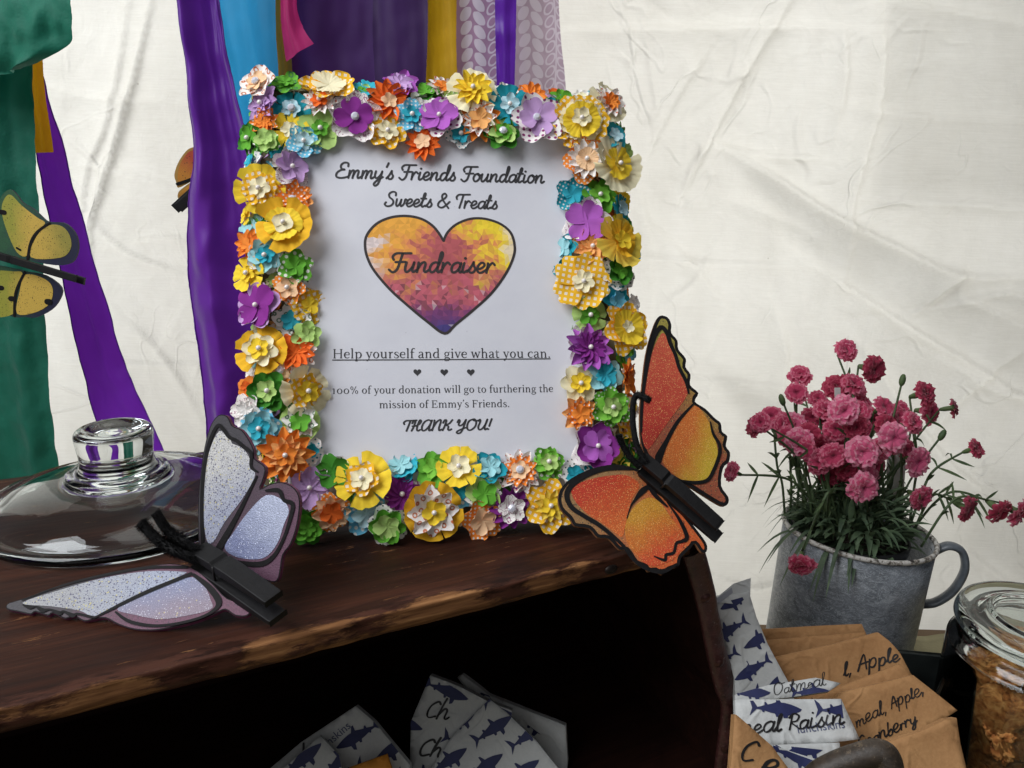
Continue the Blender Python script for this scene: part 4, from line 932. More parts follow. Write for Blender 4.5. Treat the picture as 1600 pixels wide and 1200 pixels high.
strip('fabric_strip', 'dark purple strip next to the mustard one', [(582, -20), (582, 60), (586, 140), (590, 300)], [(668, -20), (668, 60), (665, 140), (666, 300)], 1.18, fabric_mat('dark_plum_cloth_smooth', (54, 18, 84), .25, .6), (.003, 1.2, .2), 10)
strip('fabric_strip', 'mustard yellow strip hanging above the frame', [(656, -20), (657, 60), (659, 140), (660, 300)], [(714, -20), (713, 60), (715, 140), (716, 300)], 1.20, fabric_mat('mustard_cloth', (196, 154, 14), .35, .7), (.003, 1.6, .2), 11)
strip('fabric_strip', 'lilac leaf print strip between the mustard and the purple strip', [(711, -20), (712, 60), (714, 140), (716, 300)], [(775, -20), (776, 60), (777, 140), (778, 300)], 1.22, leaf_mat('lilac_leaf_print', (160, 128, 160), (202, 196, 212), .35), (.002, 1, 0), 12)
strip('fabric_strip', 'narrow shiny purple ribbon between the two leaf print strips', [(773, -20), (774, 60), (776, 140), (777, 300)], [(807, -20), (806, 60), (804, 140), (803, 300)], 1.20, fabric_mat('bright_purple_satin', (98, 34, 172), .4, .3), (.003, .8, 1), 13, wr=.005)
strip('fabric_strip', 'pale lilac leaf print strip at the right end of the row', [(800, -20), (803, 60), (803, 140), (802, 300)], [(872, -20), (876, 60), (884, 140), (890, 300)], 1.24, leaf_mat('pale_lilac_leaf_print', (190, 168, 184), (214, 204, 214), .42), (.003, 1.1, 2), 14)

# ------------------------------------------------------------------ clothes-peg butterflies
def glitter(name, base2, base1, p0, p1, specks, sc=900, dens=.5, rough=.55, metal=0.0, third=None):   # paint sprayed from one colour to another along p0>p1, speckled
    n = NT(name); o = n.obj(); d = (p1[0]-p0[0], p1[1]-p0[1]); L = d[0]**2+d[1]**2
    s = n.sep(o); g = n.math('ADD', n.math('MULTIPLY', n.math('SUBTRACT', s[0], p0[0]), d[0]/L), n.math('MULTIPLY', n.math('SUBTRACT', s[1], p0[1]), d[1]/L))
    g = n.math('ADD', g, n.math('MULTIPLY', n.math('SUBTRACT', n.noise(o, 60, 5, .65), .5), .9))
    st = [(.1, lin(base2)), (.9, lin(base1))] if third is None else [(.05, lin(base2)), (.5, lin(third)), (.95, lin(base1))]
    c = n.ramp(g, st); fine = n.noise(o, 1500, 2)
    c = n.mix(.5, c, n.ramp(fine, [(.3, (.30, .30, .30)), (.7, (1.6, 1.6, 1.6))]), 'MULTIPLY')
    for col, sc_, r in specks:
        v = n.voro(o, sc_, 1.0); k = n.step(v[0], r+.10, r-.06); sel = n.step(n.sep(v[1])[0], 1-dens-.05, 1-dens+.05)
        c = n.mix(n.math('MULTIPLY', n.math('MULTIPLY', k, sel), .9), c, lin(col))
    return n.done(n.princ(c, rough, metal, spec=.5, nrm=n.bump(fine, .5, .0005)))
black_paint = plain('black_paint', (21, 19, 20), .65, 0, .2, nsc=200, namt=.3, bsc=500, bst=.25)
black_peg = plain('black_painted_peg', (20, 19, 20), .6, 0, .3, nsc=120, namt=.25, bsc=300, bst=.3)
fuzz_m = plain('black_pipe_cleaner', (15, 14, 15), .9)
def peg(root, p0, p1, side, up, wdt, t1, gap, names=('peg_arm', 'peg_arm'), off=(0, 0), lower_shift=.006):
    d = (p1-p0); L = d.length; d.normalize(); up = (up-d*up.dot(d)).normalized(); s = d.cross(up)
    for lev, sgn in ((gap, 1), (-gap-t1*.2, -1)):
        mb = MB(); prof = [(0, .35), (.04, .8), (.30, 1.0), (.335, .72), (.37, 1.0), (.55, .95), (.97, .55), (1, .45)]; n = len(prof); sh = (0 if sgn > 0 else lower_shift)
        for t, h in prof:
            c = p0 + d*(L*t+sh)+up*(lev*(1+.9*max(0, t-.37)))+s*(0 if sgn > 0 else lower_shift*.5)
            w_ = wdt*(.92 if t < .02 or t > .98 else 1)
            for a, b in ((-1, 0), (1, 0), (1, 1), (-1, 1)): mb.v.append(tuple(c+s*a*w_/2+up*sgn*b*t1*h))
        for i in range(n-1):
            for k in range(4): l = (k+1) % 4; q = (i*4+k, (i+1)*4+k, (i+1)*4+l, i*4+l); mb.f.append(q if sgn > 0 else q[::-1]); mb.mi.append(0)
        for e in ((3, 2, 1, 0), tuple((n-1)*4+k for k in range(4))): mb.f.append(e if sgn > 0 else e[::-1]); mb.mi.append(0)
        mb.build('peg_arm', black_peg, root, world=True, smooth=False, bevel=.0007)
    mb = MB(); c = p0+d*L*.352
    for k in range(5): mb.tube([c+s*(-wdt*.35+k*wdt*.15)+d*.0032*math.cos(a)+up*.0032*math.sin(a) for a in [i*math.pi/6 for i in range(13)]], .0007, 6)
    mb.tube([c+s*wdt*.5+up*(gap+t1*.8), c+s*wdt*.53, c+s*wdt*.5-up*(gap+t1*.8)], .0008, 6)
    mb.build('spring', plain('dark_steel', (60, 58, 58), .35, .8), root, world=True)
def antenna(root, pts, r=.0032, seed=0):
    C = [Vector(p) for p in catmull(pts, 10)]; mb = MB(); mb.tube(C, r*.72, 8); rg = random.Random(seed); n = len(C)
    for k in range(2600):
        i = rg.randrange(n-1); c = C[i].lerp(C[i+1], rg.random()); t = (C[i+1]-C[i]).normalized()
        a = t.orthogonal().normalized(); a = Matrix.Rotation(rg.uniform(0, 6.28), 3, t) @ a; e = c+a*r*rg.uniform(.95, 1.45)+t*rg.uniform(-.001, .001); q = t.cross(a)*.00045
        mb.add([c-q, c+q, e], [(0, 1, 2)])
    return mb.build('antenna', fuzz_m, root, world=True)
def wings(root, pl, outer, cells, strokes, cv, base_mat, edge_mat, thick=.003, smooth_k=3, margin_mat=None, inset=.0022):
    # all outlines in photo pixels of a crop, converted by cv; the board is cut out of thin plywood
    hit = lambda p: pl.hit(*cv(p))
    P = catmull([hit(p) for p in outer], smooth_k, True)
    sg = -1 if pl.flip else 1
    mb = MB(); solid(mb, P, pl, -thick/2, thick/2, mi=0, mi_side=1)
    if pl.flip: mb.f = [f[::-1] for f in mb.f]
    wg = mb.build('wing', [base_mat, edge_mat], root, world=True, smooth=False)
    if margin_mat is not None:
        Q = shrink(P, inset)
        mb = MB(); skin(mb, Q, pl, sg*(thick/2+.00025)); mb.build('margin_paint', margin_mat, wg, world=True, smooth=False)
    for k, (pts, mt) in enumerate(cells):
        mb = MB(); skin(mb, catmull([hit(p) for p in pts], 4, True), pl, sg*(thick/2+.0005)); mb.build('wing_cell', mt, wg, world=True, smooth=False)
    if strokes:
        mb = MB()
        for k, (pts, ws) in enumerate(strokes):
            Q = [hit(p) for p in pts]
            # stroke widths are given in crop pixels too
            a, b = hit(pts[0]), hit((pts[0][0]+10, pts[0][1])); a2, b2 = hit(pts[0]), hit((pts[0][0], pts[0][1]+10))
            sc = (math.hypot(b[0]-a[0], b[1]-a[1])+math.hypot(b2[0]-a2[0], b2[1]-a2[1]))/20
            vs, fs = ribbon2(Q, [w_*sc for w_ in ws] if isinstance(ws, (list, tuple)) else ws*sc, 5)
            mb.add([pl.w(x, y, sg*(thick/2+.0009+.00004*k)) for x, y in vs], fs)
        mb.build('painted_veins', black_paint, wg, world=True, smooth=False)
    return wg
def loc(root, pl, cv, p):                # local xy of a crop point, for gradients
    q = pl.w(*pl.hit(*cv(p))); q = MW[root].inverted() @ q; return (q.x, q.y)
# orange butterfly on the front corner of the crate
cv = lambda p: (850+p[0]/2.728, 470+p[1]/2.728)
k0 = onz(1040, 858, .0); dk = depth_of(k0)-.012
opl = plane3(at(1000, 800, dk+.004), at(1100, 800, dk+.012), at(1015, 560, dk+.050))
BM = opl.mat(); ob = thing('butterfly', 'red and orange wooden peg butterfly leaning on the frame at the crate corner', 'butterfly', BM, 'painted peg butterflies')
g1 = lambda a, b, *r, **k: glitter(r[0], r[1], r[2], loc(ob, opl, cv, a), loc(ob, opl, cv, b), r[3], **k)
sp = [((244, 196, 116), 1150, .24), ((110, 34, 20), 900, .16), ((240, 200, 130), 600, .13)]
red_up = g1((470, 600), (520, 150), 'red_spray_paint', (172, 46, 34), (196, 84, 58), sp)
hind_up = g1((600, 560), (740, 640), 'orange_to_yellow_spray', (198, 104, 40), (196, 164, 44), sp)
red_lo = g1((200, 800), (330, 980), 'red_orange_spray', (186, 52, 26), (206, 100, 40), sp)
hind_lo = g1((430, 880), (520, 1090), 'yellow_to_red_spray', (200, 140, 40), (204, 78, 40), sp)
marg_u = g1((450, 400), (620, 250), 'margin_spray', (150, 78, 52), (150, 138, 60), [((60, 54, 50), 500, .25), ((226, 206, 120), 800, .15)])
marg_l = g1((150, 900), (560, 1100), 'margin_spray_low', (150, 112, 70), (206, 96, 44), [((60, 54, 50), 500, .25), ((226, 206, 120), 800, .15)])
edge_o = plain('plywood_edge', (132, 84, 50), .7, nsc=200, namt=.3)
wings(ob, opl, [(452,690),(412,610),(406,480),(414,380),(432,230),(465,110),(490,68),(524,74),(540,104),(540,140),(566,172),(570,210),(602,250),(600,285),(622,318),(620,362),(655,396),(640,432),(684,462),(724,502),(750,524),(756,560),(778,580),(772,622),(790,650),(784,690),(760,716),(752,790),(782,838),(780,868),(755,876),(700,846),(610,790),(540,760)],
      [([(440,636),(416,590),(412,500),(425,370),(452,240),(495,146),(520,158),(545,206),(560,262),(592,330),(608,392),(596,424),(540,500),(490,570)], red_up), ([(640,450),(700,520),(712,560),(730,610),(736,660),(714,728),(688,766),(640,772),(580,764),(502,692),(522,610),(572,520)], hind_up)],
      [([(410,560),(414,440),(432,300),(462,170),(494,118),(520,142),(534,186),(556,236),(572,290),(600,346),(612,398)], [10,14,16,18,20,20,18,16,16,16,8]), ([(630,446),(566,518),(516,606),(486,668),(484,686)], [8,14,18,30,22]), ([(704,520),(716,570),(742,616),(742,660),(716,730),(690,768),(640,778),(576,768)], [6,12,15,14,14,14,14,6])],
      cv, black_paint, edge_o, margin_mat=marg_u, inset=.0028)
lpl = plane3(at(960, 790, dk-.004), at(1075, 860, dk-.010), at(1030, 690, dk+.022))
wings(ob, lpl, [(420,730),(330,702),(250,706),(170,730),(92,776),(60,832),(68,888),(108,930),(130,962),(190,972),(226,1010),(272,1016),(318,1062),(350,1064),(388,1118),(430,1136),(440,1156),(474,1152),(500,1170),(530,1148),(572,1132),(582,1095),(622,1056),(640,1036),(668,1074),(690,1070),(688,1034),(640,968),(590,905),(530,840),(470,780)],
      [([(116,806),(180,768),(280,748),(350,748),(404,788),(372,850),(346,950),(330,1008),(290,984),(240,948),(190,918),(134,862)], red_lo), ([(440,842),(490,862),(540,930),(588,990),(598,1030),(560,1092),(500,1126),(440,1128),(384,1080),(347,1020),(346,950),(380,882)], hind_lo)],
      [([(372,722),(250,722),(150,762),(96,820),(112,880),(170,922),(230,958),(290,1006),(336,1050),(376,1104),(430,1142),(500,1156),(560,1126)], [8,18,22,22,20,18,18,16,14,14,16,18,10]), ([(434,800),(412,818),(386,850),(366,880),(350,930)], [20,24,12,6,4]), ([(520,862),(570,932),(604,1008),(584,1028),(560,1036),(548,1076),(516,1086),(510,1108),(466,1092)], [5,14,18,14,12,12,12,12,5]), ([(420,740),(460,820),(520,880)], [10,20,8])],
      cv, black_paint, edge_o, margin_mat=marg_l, inset=.0024)
peg(ob, at(998, 716, dk+.002), at(1122, 824, dk-.012), None, opl.n*(-1 if opl.flip else 1), .0098, .0068, .0020)
antenna(ob, [at(*cv(p), dk-.006) for p in ((432, 690), (392, 600), (378, 490), (392, 405))]+[at(*cv((452, 425)), dk-.012)], seed=1)
antenna(ob, [at(*cv(p), dk-.008) for p in ((410, 712), (362, 660), (330, 605), (318, 570))], seed=2)
# lavender butterfly standing on the crate beside the lid
cv = lambda p: (p[0]/3, 620+p[1]/3)
la = onz(15, 945, .004); lb = onz(385, 958, .010); lc = onz(290, 882, .026)
wpl = plane3(la, lb, lc)
ua = onz(318, 860, .027); ub = onz(446, 930, .012); du = depth_of(ua)
upl = plane3(ua, ub, at(345, 650, du+.012))
lv = thing('butterfly', 'lavender and grey wooden peg butterfly with one wing flat on the crate top', 'butterfly', wpl.mat(), 'painted peg butterflies')
def g2(pl, a, b, nm, c1, c2, sps, **k): return glitter(nm, c1, c2, loc(lv, pl, cv, a), loc(lv, pl, cv, b), sps, **k)
sps = [((66, 62, 100), 620, .30), ((206, 194, 112), 480, .20), ((50, 46, 74), 1000, .26), ((74, 68, 104), 330, .14)]
edge_l = plain('pink_painted_edge', (120, 58, 92), .6, nsc=90, namt=.3)
mg = g2(wpl, (300, 900), (600, 1080), 'mauve_margin', (50, 46, 51), (104, 60, 82), [((60, 50, 66), 500, .2)])
mg2 = g2(upl, (950, 500), (1300, 800), 'mauve_grey_margin', (52, 48, 54), (96, 62, 82), [((60, 50, 66), 500, .2)])
c_f = g2(upl, (1050, 250), (1080, 560), 'silver_lilac_spray', (200, 198, 195), (158, 162, 180), sps)
c_h = g2(upl, (1120, 720), (1290, 540), 'periwinkle_glitter', (126, 132, 166), (176, 182, 204), [((222, 226, 246), 600, .2)], rough=.35, metal=.25)
c_l = g2(wpl, (200, 960), (800, 840), 'silver_grey_spray', (160, 160, 162), (164, 170, 188), sps)
c_b = g2(wpl, (800, 1040), (800, 860), 'pink_to_periwinkle_spray', (146, 132, 146), (132, 138, 168), [((206, 190, 130), 330, .12), ((226, 226, 240), 800, .2)])
wings(lv, upl, [(950,730),(936,600),(938,470),(948,360),(965,240),(992,140),(1030,88),(1072,92),(1096,136),(1140,156),(1176,206),(1196,250),(1200,290),(1250,330),(1240,392),(1226,432),(1270,410),(1330,400),(1388,430),(1412,490),(1400,600),(1370,690),(1334,740),(1322,810),(1310,856),(1280,868),(1210,840),(1130,800),(1050,760)],
      [([(1036,162),(1085,194),(1098,220),(1146,242),(1178,290),(1180,336),(1204,368),(1150,470),(1060,590),(1012,676),(980,676),(962,560),(968,400),(988,264)], c_f), ([(1255,462),(1328,482),(1362,532),(1338,600),(1306,690),(1240,756),(1124,752),(1062,708),(1100,640),(1172,540)], c_h)],
      [([(962,700),(956,550),(962,380),(986,232),(1028,138),(1058,156),(1084,190),(1120,208),(1150,234),(1186,266),(1186,326),(1216,352)], [18,18,18,18,16,18,16,16,18,16,14,8]), ([(1214,372),(1120,560),(1030,720)], [8,22,34]), ([(1256,440),(1316,440),(1340,484),(1380,502),(1372,560),(1340,660),(1290,748),(1220,784),(1080,768)], [10,20,16,20,18,14,18,22,14])],
      cv, black_paint, edge_l, margin_mat=mg2, inset=.0007)
wings(lv, wpl, [(930,820),(860,792),(760,790),(600,815),(420,860),(250,910),(100,955),(42,975),(40,1000),(92,1012),(150,1024),(172,1012),(230,1030),(254,1018),(310,1044),(352,1032),(400,1056),(444,1048),(500,1042),(560,1072),(640,1096),(740,1098),(850,1076),(940,1052),(1010,1022),(1060,1002),(1106,1030),(1160,1032),(1182,1000),(1150,970),(1070,950),(1000,880)],
      [([(112,972),(300,908),(500,854),(700,824),(850,826),(868,838),(700,908),(560,976),(450,1034),(380,1008),(250,988)], c_l), ([(898,852),(958,884),(994,960),(996,1000),(900,1028),(760,1048),(640,1028),(556,1002),(640,950),(760,892)], c_b)],
      [([(884,806),(700,808),(500,842),(300,892),(112,960)], [14,14,13,10,5]), ([(900,838),(700,920),(550,992),(450,1042)], [18,18,14,8]), ([(118,982),(150,994),(178,990),(210,1008),(244,1004),(290,1022),(304,1012),(350,1032),(372,1024),(440,1040)], [6,16,8,18,8,18,8,18,10,12]), ([(914,842),(986,900),(1032,970),(994,1018),(900,1056),(750,1080),(620,1062),(550,1016)], [14,24,26,14,12,12,14,8])],
      cv, black_paint, edge_l, margin_mat=mg, inset=.0006)
zb = (wpl.n if not wpl.flip else -wpl.n)
peg(lv, onz(*cv((925, 735)), .030), onz(*cv((1290, 975)), .022), None, Vector((0, -.25, 1)), .0128, .0068, .002, lower_shift=.004)
antenna(lv, [onz(*cv(p), z) for p, z in (((930, 770), .030), ((850, 735), .036), ((750, 680), .040), ((660, 590), .050))], .0046, 3)
antenna(lv, [onz(*cv(p), z) for p, z in (((950, 735), .032), ((870, 690), .040), ((790, 630), .046), ((728, 540), .058))], .0046, 4)
# yellow butterfly pinned on the green strip, and a small one half behind the satin
cv = lambda p: (p[0]/2.5, 280+p[1]/2.5)
ypl = lean_plane(60, 400, 1.10, -4, 4)
yb = thing('butterfly', 'olive yellow butterfly with dark blue edges pinned on the green strip', 'butterfly', ypl.mat(), 'painted peg butterflies')
gy = lambda a, b, *r: glitter(r[0], r[1], r[2], loc(yb, ypl, cv, a), loc(yb, ypl, cv, b), r[3])
ys = [((40, 34, 16), 330, .20), ((30, 26, 20), 700, .16)]
ym = gy((40, 180), (130, 200), 'olive_yellow_spray', (150, 148, 54), (200, 166, 72), ys); ym2 = gy((150, 250), (270, 240), 'olive_yellow_spray_fade', (200, 166, 72), (146, 136, 58), ys)
yg = gy((0, 150), (280, 280), 'green_to_navy_margin', (40, 84, 54), (22, 24, 54), [((30, 30, 40), 500, .2)])
ye = plain('navy_painted_edge', (26, 28, 44), .6)
wings(yb, ypl, [(-30,290),(-20,160),(0,90),(14,58),(42,40),(66,58),(92,92),(132,115),(162,142),(192,166),(250,170),(286,196),(306,236),(306,285),(282,326),(220,336),(110,316),(60,300)], [([(10,120),(24,72),(48,62),(90,104),(150,150),(180,172),(140,210),(112,296),(70,285),(30,200)], ym), ([(196,180),(246,184),(276,220),(280,270),(240,306),(124,304),(146,224)], ym2)], [([(198,172),(150,206),(124,250),(112,312)], [8,11,12,10]), ([(8,128),(22,130)], 18), ([(70,268),(84,276)], 8)], cv, yg, ye)
wings(yb, ypl, [(-40,350),(60,350),(100,360),(180,375),(242,422),(236,468),(202,510),(142,540),(102,538),(60,540),(30,530),(0,538),(-40,530)], [([(-36,372),(60,360),(92,370),(66,440),(58,524),(-36,524)], ym), ([(104,372),(180,390),(210,430),(196,486),(140,520),(70,524),(80,440)], ym2)], [([(102,362),(66,440),(60,532)], 10), ([(4,424),(12,424)], 18), ([(46,466),(54,466)], 20), ([(188,478),(198,478)], 22)], cv, yg, ye)
zf = ypl.n*(-1 if ypl.flip else 1)
peg(yb, at(-30, 390, 1.095), at(122, 435, 1.095), None, zf, .010, .006, .002)
cv = lambda p: (p[0]/3, p[1]/3)
spl = lean_plane(300, 280, 1.055, 12, 0)
sb = thing('butterfly', 'small rust orange butterfly half hidden behind the broad purple satin', 'butterfly', spl.mat(), 'painted peg butterflies')
om = glitter('rust_orange_spray', (196, 128, 40), (176, 70, 44), loc(sb, spl, cv, (830, 800)), loc(sb, spl, cv, (900, 720)), [((60, 40, 30), 300, .2)])
om2 = glitter('amber_spray', (120, 84, 30), (206, 140, 40), loc(sb, spl, cv, (880, 940)), loc(sb, spl, cv, (850, 880)), [((60, 40, 30), 300, .2)])
wings(sb, spl, [(1000,680),(906,690),(870,712),(835,765),(818,820),(828,856),(836,880),(880,860),(920,838),(1000,820)], [([(1000,694),(906,704),(872,726),(842,780),(838,850),(900,836),(1000,800)], om)], [([(832,862),(880,846),(930,826)], 14)], cv, plain('ochre_edge', (170, 130, 60), .6), ye)
wings(sb, spl, [(1000,840),(908,850),(862,878),(838,900),(834,925),(850,936),(890,925),(940,915),(1000,910)], [([(1000,852),(908,860),(852,898),(850,922),(1000,890)], om2)], [], cv, plain('ochre_edge', (170, 130, 60), .6), ye)
peg(sb, at(312, 296, 1.050), at(280, 325, 1.050), None, spl.n*(-1 if spl.flip else 1), .013, .006, .003)
# ------------------------------------------------------------------ glass lid on the crate
def glass_mat(name, col, rough=0.0, bump=0):
    n = NT(name); nr = n.bump(n.noise(n.obj(), 40, 3), bump, .002) if bump else None
    g = n.n('ShaderNodeBsdfGlass'); g.inputs[0].default_value = lin(col); g.inputs['Roughness'].default_value = rough; g.inputs['IOR'].default_value = 1.48
    if nr is not None: n.set(g.inputs['Normal'], nr)
    return n.done(g.outputs[0])
lid_c = onz(191, 786, .003); ls = depth_of(lid_c)/FPX
R0 = 199*ls
print('LID', lid_c, R0)
glid = thing('cake_dome', 'round clear glass cake cover with a thick knob lying on the crate', 'cake cover', Vector((lid_c.x, lid_c.y, 0)))
gl = glass_mat('clear_glass', (250, 252, 252), 0, .05)
k = R0/.112
def sm(p, n=5): return catmull(p, n)
outer = sm([(.1120, .003), (.1128, .0062), (.1105, .0092), (.1055, .0104), (.1030, .0092), (.1000, .0070), (.0965, .0112), (.088, .0160), (.072, .0225), (.056, .0275), (.046, .0305), (.0415, .0325), (.0412, .0350), (.0380, .0368), (.0330, .0380), (.0306, .0412), (.0294, .0495), (.0308, .0615), (.0314, .0690), (.0288, .0728), (.0240, .0737), (.0198, .0720), (.0135, .0690), (.007, .0698), (0, .0702)])
inner = sm([(0, .0270), (.02, .0268), (.040, .0255), (.060, .0210), (.080, .0138), (.092, .0072), (.0960, .0032), (.1010, .0014), (.1080, .0004), (.1120, .003)])
mb = MB(); mb.lathe([(max(r, 1e-5)*k, z*k) for r, z in inner[:-1]+outer], 96); mb.v = [v if math.hypot(v[0], v[1]) > 1e-4 else (0, 0, v[2]) for v in mb.v]; mb.build('lid_dish', gl, glid)

# ------------------------------------------------------------------ enamel mug with the pinks
mug_c = at(1338, 838, .85); mz = mug_c.z; mr = 113*.85/FPX
mug_base = ZT-.004
print('MUG', mug_c, mr, mz-mug_base)
MM = Matrix.Translation((mug_c.x-.004, mug_c.y, mug_base)) @ Matrix.Rotation(rad(2.5), 4, 'Y') @ Matrix.Rotation(rad(-2), 4, 'X')
mug = thing('enamel_mug', 'large worn grey enamel mug with chipped rim holding the pink flowers', 'mug', MM)
mh = mz-mug_base+.006
def enamel():
    n = NT('mottled_grey_enamel'); o = n.obj()
    f = n.noise(n.map(o, (1, 1, 1.4)), 46, 6, .68, .9); g = n.noise(o, 9, 3); v = n.voro(n.map(o, (1, 1, 1.3)), 90)[0]
    c = n.ramp(n.math('ADD', n.math('MULTIPLY', f, .75), n.math('MULTIPLY', g, .25)), [(.33, lin((84, 89, 95))), (.50, lin((120, 125, 131))), (.62, lin((144, 149, 154))), (.74, lin((186, 189, 192)))])
    wisp = n.step(n.math('ABSOLUTE', n.math('SUBTRACT', n.noise(n.map(o, (1, 1, 2)), 70, 5, .7, 1.8), .5)), .022, .006); c = n.mix(n.math('MULTIPLY', wisp, .5), c, lin((206, 212, 216)))
    sp = n.step(n.voro(o, 55)[0], .09, .05); c = n.mix(n.math('MULTIPLY', sp, .6), c, lin((70, 66, 64)))
    return n.done(n.princ(c, .38, spec=.5, nrm=n.bump(f, .18, .002)))
em = enamel()
mb = MB(); t = .0016
prof = [(.001, 0), (mr*.955, 0), (mr*.968, .003), (mr*.975, mh*.3), (mr*.985, mh*.7), (mr*.992, mh-.002), (mr*.985-t, mh-.002), (mr*.968-t, .004), (.001, .004)]
mb.lathe(prof, 72); mb.build('mug_body', em, mug)
n = NT('chipped_rim_enamel'); o_ = n.obj(); f = n.noise(o_, 130, 4, .7)
rimm = n.done(n.princ(n.ramp(f, [(.38, lin((36, 34, 34))), (.45, lin((120, 112, 102))), (.52, lin((196, 193, 186)))]), .4, nrm=n.bump(f, .4, .001)))
mb = MB(); mb.tube([(math.cos(a)*mr*.99, math.sin(a)*mr*.99, mh-.001) for a in [2*math.pi*i/72 for i in range(73)]], .0026, 10, cap=False); mb.build('rim', rimm, mug)
hp = [Vector((mr*.985, 0, mh*.93)), Vector((mr*1.16, 0, mh*.985)), Vector((mr*1.34, 0, mh*.96)), Vector((mr*1.42, 0, mh*.85)), Vector((mr*1.34, 0, mh*.71)), Vector((mr*1.16, 0, mh*.615)), Vector((mr*.975, 0, mh*.585))]
ha = rad(-14); hp = [Matrix.Rotation(ha, 3, 'Z') @ q for q in hp]
mb = MB(); C = catmull(hp, 8); mb.tube(C, .0072, 14, flat=.55); mb.build('handle', plain('dark_grey_enamel', (92, 98, 104), .4, nsc=90, namt=.3, bsc=120, bst=.15), mug)
pot_M = MM @ Matrix.Translation((-.010, -.004, mh-.110))
pot = thing('plant_pot', 'black plastic nursery pot standing inside the grey mug', 'pot', pot_M)
pr = mr*.74
mb = MB(); mb.lathe([(.001, 0), (pr*.8, 0), (pr*.97, .098), (pr*1.03, .098), (pr*1.04, .108), (pr*1.0, .109), (pr*.98, .100), (pr*.90, .092)], 48); pbody = mb.build('pot_body', plain('black_plastic', (26, 26, 27), .5), pot)
mb = MB(); mb.lathe([(.0005, .097), (pr*.4, .099), (pr*.8, .096), (pr*.95, .092)], 32); mb.v = [(x, y, z+.006*noise.noise((x*90, y*90, 1))) for x, y, z in mb.v]; mb.build('soil', plain('dark_soil', (48, 36, 28), .95, nsc=120, namt=.5, bsc=300, bst=.8), pot)
# the plant: leaves, wiry stems, frilled double flowers
PZ = pot_M @ Vector((0, 0, .10))
plant = thing('dianthus_plant', 'bushy pink dianthus plant with frilled double flowers and narrow leaves in the mug', 'plant', Vector(PZ))
def leaf_m(name, c1, c2):
    n = NT(name); f = n.noise(n.obj(), 60, 4); c = n.ramp(f, [(.3, lin(c1)), (.7, lin(c2))]); p = n.princ(c, .55, spec=.4)
    t = n.n('ShaderNodeBsdfTranslucent'); n.set(t.inputs[0], c); return n.done(n.mixsh(.25, p, t.outputs[0]))
lm_ = leaf_m('dianthus_leaf', (62, 82, 62), (106, 126, 94)); stm = leaf_m('dianthus_stem', (66, 84, 58), (96, 116, 76)); cal = leaf_m('dianthus_calyx', (56, 82, 50), (100, 120, 74))
def blade(mb, p, d, L, wd, up, droop, rg):
    d = d.normalized(); sd = d.cross(up); sd = sd.normalized() if sd.length > .05 else Vector((1, 0, 0)); n = 6; b = len(mb.v)
    tw = rg.uniform(-1, 1)
    for i in range(n+1):
        t = i/n; c = p+d*L*t+Vector((0, 0, -droop*L*t*t))+sd*tw*.12*L*t*t; w_ = wd*(math.sin(math.pi*(.12+.86*t)))*.5
        nn = sd.cross(d); mb.v += [tuple(c-sd*w_+nn*w_*.5), tuple(c), tuple(c+sd*w_+nn*w_*.5)]
    for i in range(n):
        for k in range(2): q = b+i*3+k; mb.f.append((q, q+3, q+4, q+1)); mb.mi.append(0)
rg = random.Random(12)
mb = MB()
for i in range(430):
    a = rg.uniform(0, 6.28); r = pr*.86*math.sqrt(rg.random()); h = rg.uniform(.0, .055)*(1-(r/pr)**2*.6)
    p = PZ+Vector((r*math.cos(a), r*math.sin(a), h)); d = Vector((math.cos(a)*(.35+r/pr*.8)+rg.uniform(-.5, .5), math.sin(a)*(.35+r/pr*.8)+rg.uniform(-.5, .5), rg.uniform(.25, 1.1)))
    blade(mb, p, d, rg.uniform(.018, .038), rg.uniform(.0045, .0072), Vector((0, 0, 1)), rg.uniform(-.1, .8), rg)
for i in range(16):                      # a few fall over the rim
    a = rg.uniform(2.0, 4.4); p = PZ+Vector((pr*.9*math.cos(a), pr*.9*math.sin(a), rg.uniform(.005, .025))); blade(mb, p, Vector((math.cos(a), math.sin(a), .45)), rg.uniform(.03, .055), .0042, Vector((0, 0, 1)), rg.uniform(.8, 1.4), rg)
mb.build('foliage', lm_, plant, world=True)
def pink_mat(name, c0, c1, c2):
    n = NT(name); at_ = n.n('ShaderNodeAttribute'); at_.attribute_name = 'Col'; t = n.sep(at_.outputs['Color'])[0]
    f = n.noise(n.obj(), 260, 4, .6); g = n.math('ADD', t, n.math('MULTIPLY', n.math('SUBTRACT', f, .5), .35))
    c = n.ramp(g, [(.10, lin(c0)), (.45, lin(c1)), (.86, lin(c1)), (.98, lin(c2))])
    p = n.princ(c, .7, spec=.25, sheen=.3); tr = n.n('ShaderNodeBsdfTranslucent'); n.set(tr.inputs[0], c); return n.done(n.mixsh(.3, p, tr.outputs[0]))
PM = [pink_mat('pink_petals', (150, 28, 76), (222, 100, 140), (242, 180, 196)), pink_mat('rose_petals', (128, 22, 56), (200, 66, 104), (232, 144, 166)), pink_mat('deep_rose_petals', (104, 20, 42), (168, 44, 76), (206, 92, 116))]
